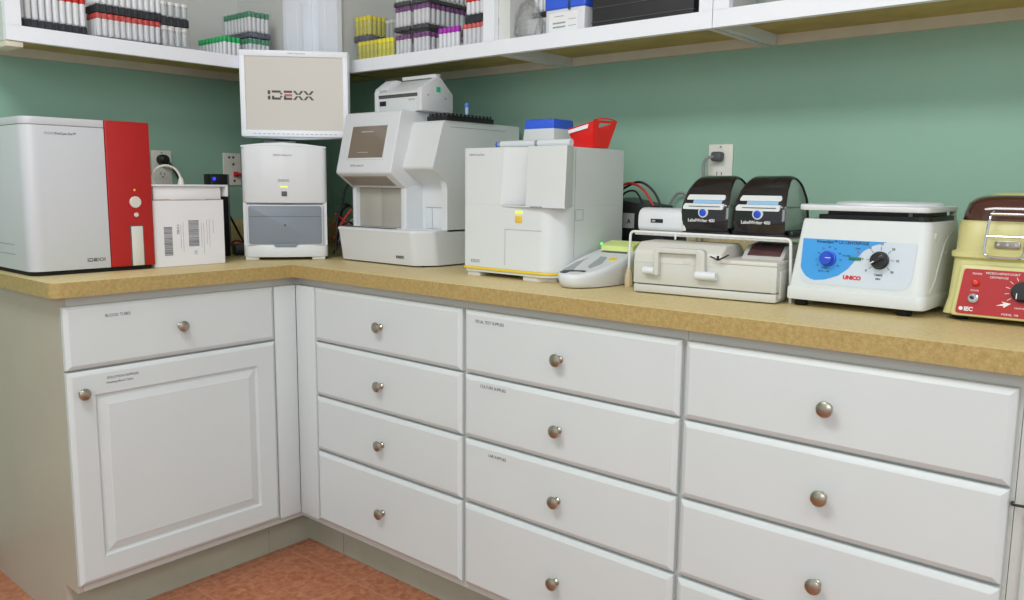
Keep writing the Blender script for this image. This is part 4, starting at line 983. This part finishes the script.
MB().box(W-.02, W-.012, D-.045, D-.02, .17, .2, .002).box(.05, .06, D-.045, D-.02, .17, .2, .002).build('hinge', 'ivory', t)
tl = math.atan2(.015, .133)
S = Matrix.Translation((0, .003, .04)) @ Matrix.Rotation(-tl, 4, 'X')
# panel coordinates: x, z up the slanted face
pan = MB().prism(fillet([(.028, .014), (.2, .014), (.22, .05), (.238, .014+.09), (.02, .104)], [.02, .02, .0, .02, .0], 5), 'y', -.0005, .001).build('x', 'pale', t); bpy.data.objects.remove(pan)
MB().prism(fillet([(.022, .008), (.235, .008), (.240, .098), (.03, .098)], [.02, .03, .004, .0], 6), 'y', -.0008, .001).xf(S).build('control_panel', 'pale', t)
bl = [(.024, .098)]+[(.024, .04)]+[(.027+.03*(1-math.cos(a)), .04-.024*math.sin(a)) for a in (.4, .8, 1.2, 1.5)]
curve = [(.075, .0185), (.1, .028), (.118, .043), (.13, .06), (.143, .078), (.16, .09), (.185, .098)]
MB().prism(bl+curve, 'y', -.0014, .0).xf(S).build('blue_field', 'bluep', t)
kb = MB().lathe([(.0155, 0), (.0155, .004), (.013, .005), (.0125, .016), (.0115, .018), (0, .0182)], (.078, -.0014, .06), (0, -1, 0), 28).xf(S).build('speed_knob', 'bknob', t, 'blue knob')
MB().box(.078, .089, -.0202, -.0195, .0605, .062).xf(S).build('pointer', 'pale', kb)
kb = MB().lathe([(.017, 0), (.017, .004), (.0148, .005), (.014, .016), (.013, .018), (0, .0182)], (.176, -.0014, .063), (0, -1, 0), 28).xf(S).build('timer_knob', 'blk', t, 'black knob')
MB().box(.163, .189, -.0235, -.0192, -.0035, .0035, .001).xf(S @ Matrix.Translation((.0, 0, .063)) @ Matrix.Translation((.176, 0, 0)) @ Matrix.Rotation(-.6, 4, 'Y') @ Matrix.Translation((-.176, 0, 0))).build('grip_bar', 'gblk', kb)
MB().box(.163, .171, -.0242, -.0234, -.001, .001).xf(S @ Matrix.Translation((.0, 0, .063)) @ Matrix.Translation((.176, 0, 0)) @ Matrix.Rotation(-.6, 4, 'Y') @ Matrix.Translation((-.176, 0, 0))).build('pointer', 'txtw', kb)
MB().box(.118, .141, -.004, -.0005, .0605, .0665, .001).xf(S).build('green_switch', 'gsw', t)
MB().lathe([(.002, 0), (.0018, .001)], (.134, -.0014, .0765), (0, -1, 0), 10).xf(S).build('red_indicator', 'txtr', t)
mm = MB().text('UNICO', .0104, (.110, -.0012, .0225), bold=.0006, sx=1.0); mm.xf(S).build('logo', 'txtr', t)
mm = MB().text('PowerSpin™ LX CENTRIFUGE', .0078, (.052, -.0016, .0905), bold=.0002, sx=1.0).text('RPM x 100', .005, (.06, -.0016, .033)).text('SPEED', .005, (.066, -.0016, .040)).text('POWER', .0045, (.105, -.0016, .066)).text('TIME', .0045, (.128, -.0016, .081))
for k in range(9):
    a = math.radians(215-k*31); mm.text('%d' % (k*5), .005, (.078+.0235*math.cos(a)-.002, -.0016, .06+.0235*math.sin(a)-.002))
mm.xf(S).build('blue_field_lettering', 'txtb', t)
mm = MB().text('TIMER', .006, (.167, -.0012, .033), bold=.0001).text('MIN', .005, (.171, -.0012, .026), bold=.0001)
for k, s_ in enumerate(['0', '5', '10', '15', '20', '25', '30']):
    a = math.radians(222-k*44); ca, sa = math.cos(a), math.sin(a)
    mm.text(s_, .006, (.176+.031*ca-.0025, -.0012, .063+.031*sa-.002), bold=.0001)
    mm.prism([(.176+.019*ca-.0004*sa, .063+.019*sa+.0004*ca), (.176+.026*ca-.0004*sa, .063+.026*sa+.0004*ca), (.176+.026*ca+.0004*sa, .063+.026*sa-.0004*ca), (.176+.019*ca+.0004*sa, .063+.019*sa-.0004*ca)], 'y', -.0014, -.0008)
mm.xf(S).build('timer_lettering', 'txt', t)
for x, y in ((.02, .03), (.22, .03), (.02, .22), (.22, .22)): MB().lathe([(.012, 0), (.014, .004), (.011, .0145)], (x, y, 0), n=18).build('foot', 'rub', t)
MB().lathe([(.008, 0), (.008, .003), (.005, .004)], (W-.0045, .052, .15), (1, 0, -.1), 18).lathe([(.004, 0), (.003, .002)], (W-.004, .13, .115), (1, 0, 0), 10).lathe([(.004, 0), (.003, .002)], (W-.004, .17, .12), (1, 0, 0), 10).build('side_fitting', 'ivory', t)
MB().tube([(W-.002, .03, .045), (W-.0025, .06, .065), (W-.003, .085, .1), (W-.0035, .12, .14), (W-.004, .18, .16)], .0022, 6).build('side_rib', 'ivory', t)

# ------------------------------------------------------------------ tan centrifuge at right edge
t = thing('hematocrit_centrifuge', 'tan centrifuge with brown dome lid and red control panel', 'centrifuge', (.232, -1.692, CT+.0003), -90)
W = .262; c = W/2
def tp(a, b, y0, y1, r): return fillet([(a, y0), (b, y0), (b, y1), (a, y1)], r, 9)
loft([(tp(.002, W-.002, .0, .25, .02), .012), (tp(.008, W-.008, .004, .25, .022), .04), (tp(.009, W-.009, .018, .248, .03), .112), (tp(.004, W-.004, .010, .25, .035), .116), (tp(.004, W-.004, .010, .25, .035), .124), (tp(.009, W-.009, .016, .248, .04), .128), (tp(.010, W-.010, .016, .248, .045), .179), (tp(.013, W-.013, .019, .245, .045), .182)]).build('housing', 'tan', t, ang=50)
dome = []
for s_, z in ((.0, .181), (.002, .198), (.006, .213), (.016, .223), (.03, .228)):
    dome.append((tp(.012+s_, W-.012-s_, .024+s_, .238-s_, .055), z))
loft(dome).build('lid', 'brown', t, 'smoked brown dome lid', ang=60)
loft([(tp(.048, W-.048, .058, .21, .05), .2275), (tp(.056, W-.056, .066, .2, .045), .2315), (tp(.07, W-.07, .08, .185, .04), .2325)]).build('lid_top_band', 'tan', t, ang=60)
MB().lathe([(.02, 0), (.02, .002), (.018, .0026)], (c+.0, .125, .2394), n=24).build('lid_sticker', 'led', t) if False else None
# raised panel surround and red panel on the slanted front
tl = math.atan2(.015, .074)
S = Matrix.Translation((0, .003, .033)) @ Matrix.Rotation(-tl, 4, 'X')
# frame sits on slanted front; face plane from (y=.003,z=.03) to (.018,.112)
MB().prism(fillet([(.02, -.024), (W-.02, -.024), (W-.028, .07), (.028, .07)], .006, 4), 'y', -.009, .006, .003).xf(S).build('panel_surround', 'tan', t)
rp_ = MB().prism(fillet([(.028, -.02), (W-.028, -.02), (W-.034, .062), (.035, .062)], .006, 4), 'y', -.0105, -.0085).xf(S).build('red_panel', 'redp', t, 'red control panel')
MB().lathe([(.006, 0), (.006, .004), (.004, .007), (0, .008)], (.056, -.0105, .037), (0, -1, 0), 16).xf(S).build('indicator', mat('amber_lamp', (220, 60, 24), .25, noise=.1), rp_)
MB().lathe([(.0085, 0), (.0085, .003), (.0065, .004), (.0065, .007), (.003, .0075)], (.055, -.0105, .009), (0, -1, 0), 16).xf(S).build('switch_nut', 'chrome', rp_)
MB().lathe([(.0035, .0), (.003, .012), (0, .013)], (.055, -.0155, .009), (0, -1, 0), 12).xf(S).build('switch_tip', 'blk', rp_)
kb = MB().lathe([(.018, 0), (.018, .004), (.0155, .005), (.0145, .017), (0, .0175)], (.131, -.0105, .026), (0, -1, 0), 28).xf(S).build('timer_knob', 'blk', rp_, 'black knob')
mm = MB().text('POWER', .0045, (.049, -.0108, .052)).text('DOOR', .0045, (.049, -.0108, .0215)).text('MICRO-HEMATOCRIT', .0055, (.070, -.0108, .054)).text('CENTRIFUGE', .005, (.077, -.0108, .047)).text('IEC', .010, (.042, -.0108, -.0145), bold=.0004).text('MODEL  MB', .005, (.102, -.0108, -.017)).text('MINUTES', .004, (.121, -.0108, -.004))
mm.lathe([(.0035, 0), (.0035, .0004)], (.037, -.0106, -.011), (0, -1, 0), 14)
mm.xf(S).build('lettering', 'txtw', rp_); mm = MB()
for k in range(11):
    a = math.radians(215-k*25); ca, sa = math.cos(a), math.sin(a)
    mm.prism([(.131+.021*ca-.0005*sa, .026+.021*sa+.0005*ca), (.131+.028*ca-.0005*sa, .026+.028*sa+.0005*ca), (.131+.028*ca+.0005*sa, .026+.028*sa-.0005*ca), (.131+.021*ca+.0005*sa, .026+.021*sa-.0005*ca)], 'y', -.0109, -.0105)
mm.prism([(.092, -.001), (.104, .004), (.1, .007), (.115, .0045), (.104, -.004), (.104, .0)], 'y', -.0109, -.0105)
mm.box(.1235, .125, -.0287, -.028, .012, .022)
mm.xf(S).build('dial_scale', 'txtw', rp_)
lt = MB().tube([(.072, .012, .2), (.071, -.004, .19), (.067, -.008, .15), (.066, -.008, .128), (.072, -.008, .121), (.09, -.008, .119), (.118, -.008, .119), (.126, -.008, .124), (.128, -.008, .14), (.126, -.006, .19), (.124, .012, .2)], .0024, 10).tube([(.0705, -.002, .1955), (.1255, -.002, .1955)], .0022, 8).tube([(.068, -.008, .156), (.127, -.008, .156)], .0022, 8)
lt.build('wire_latch', 'chrome', t)
MB().prism(fillet([(.078, .134), (.118, .134), (.118, .148), (.078, .148)], .004, 3), 'y', .012, .0205, .001).build('latch_plate', 'nickel', t)
for x in (.084, .098, .112): MB().lathe([(.003, 0), (.0025, .0015)], (x, .012, .141), (0, -1, 0), 10).build('rivet', 'chrome', t)
for x, y in ((.03, .03), (.23, .03), (.03, .22), (.23, .22)): MB().lathe([(.012, 0), (.013, .004), (.011, .0125)], (x, y, 0), n=16).build('foot', 'rub', t)
# black cord poking out beside the right drawers
tag(MB().tube([(.017, -1.868, .668), (.006, -1.869, .669), (-.004, -1.874, .671), (-.006, -1.90, .673), (-.006, -1.96, .672), (-.006, -2.1, .66)], .0022, 8).build('cable', 'cabB'), 'thin black cord emerging beside the right-hand drawers', 'cable')
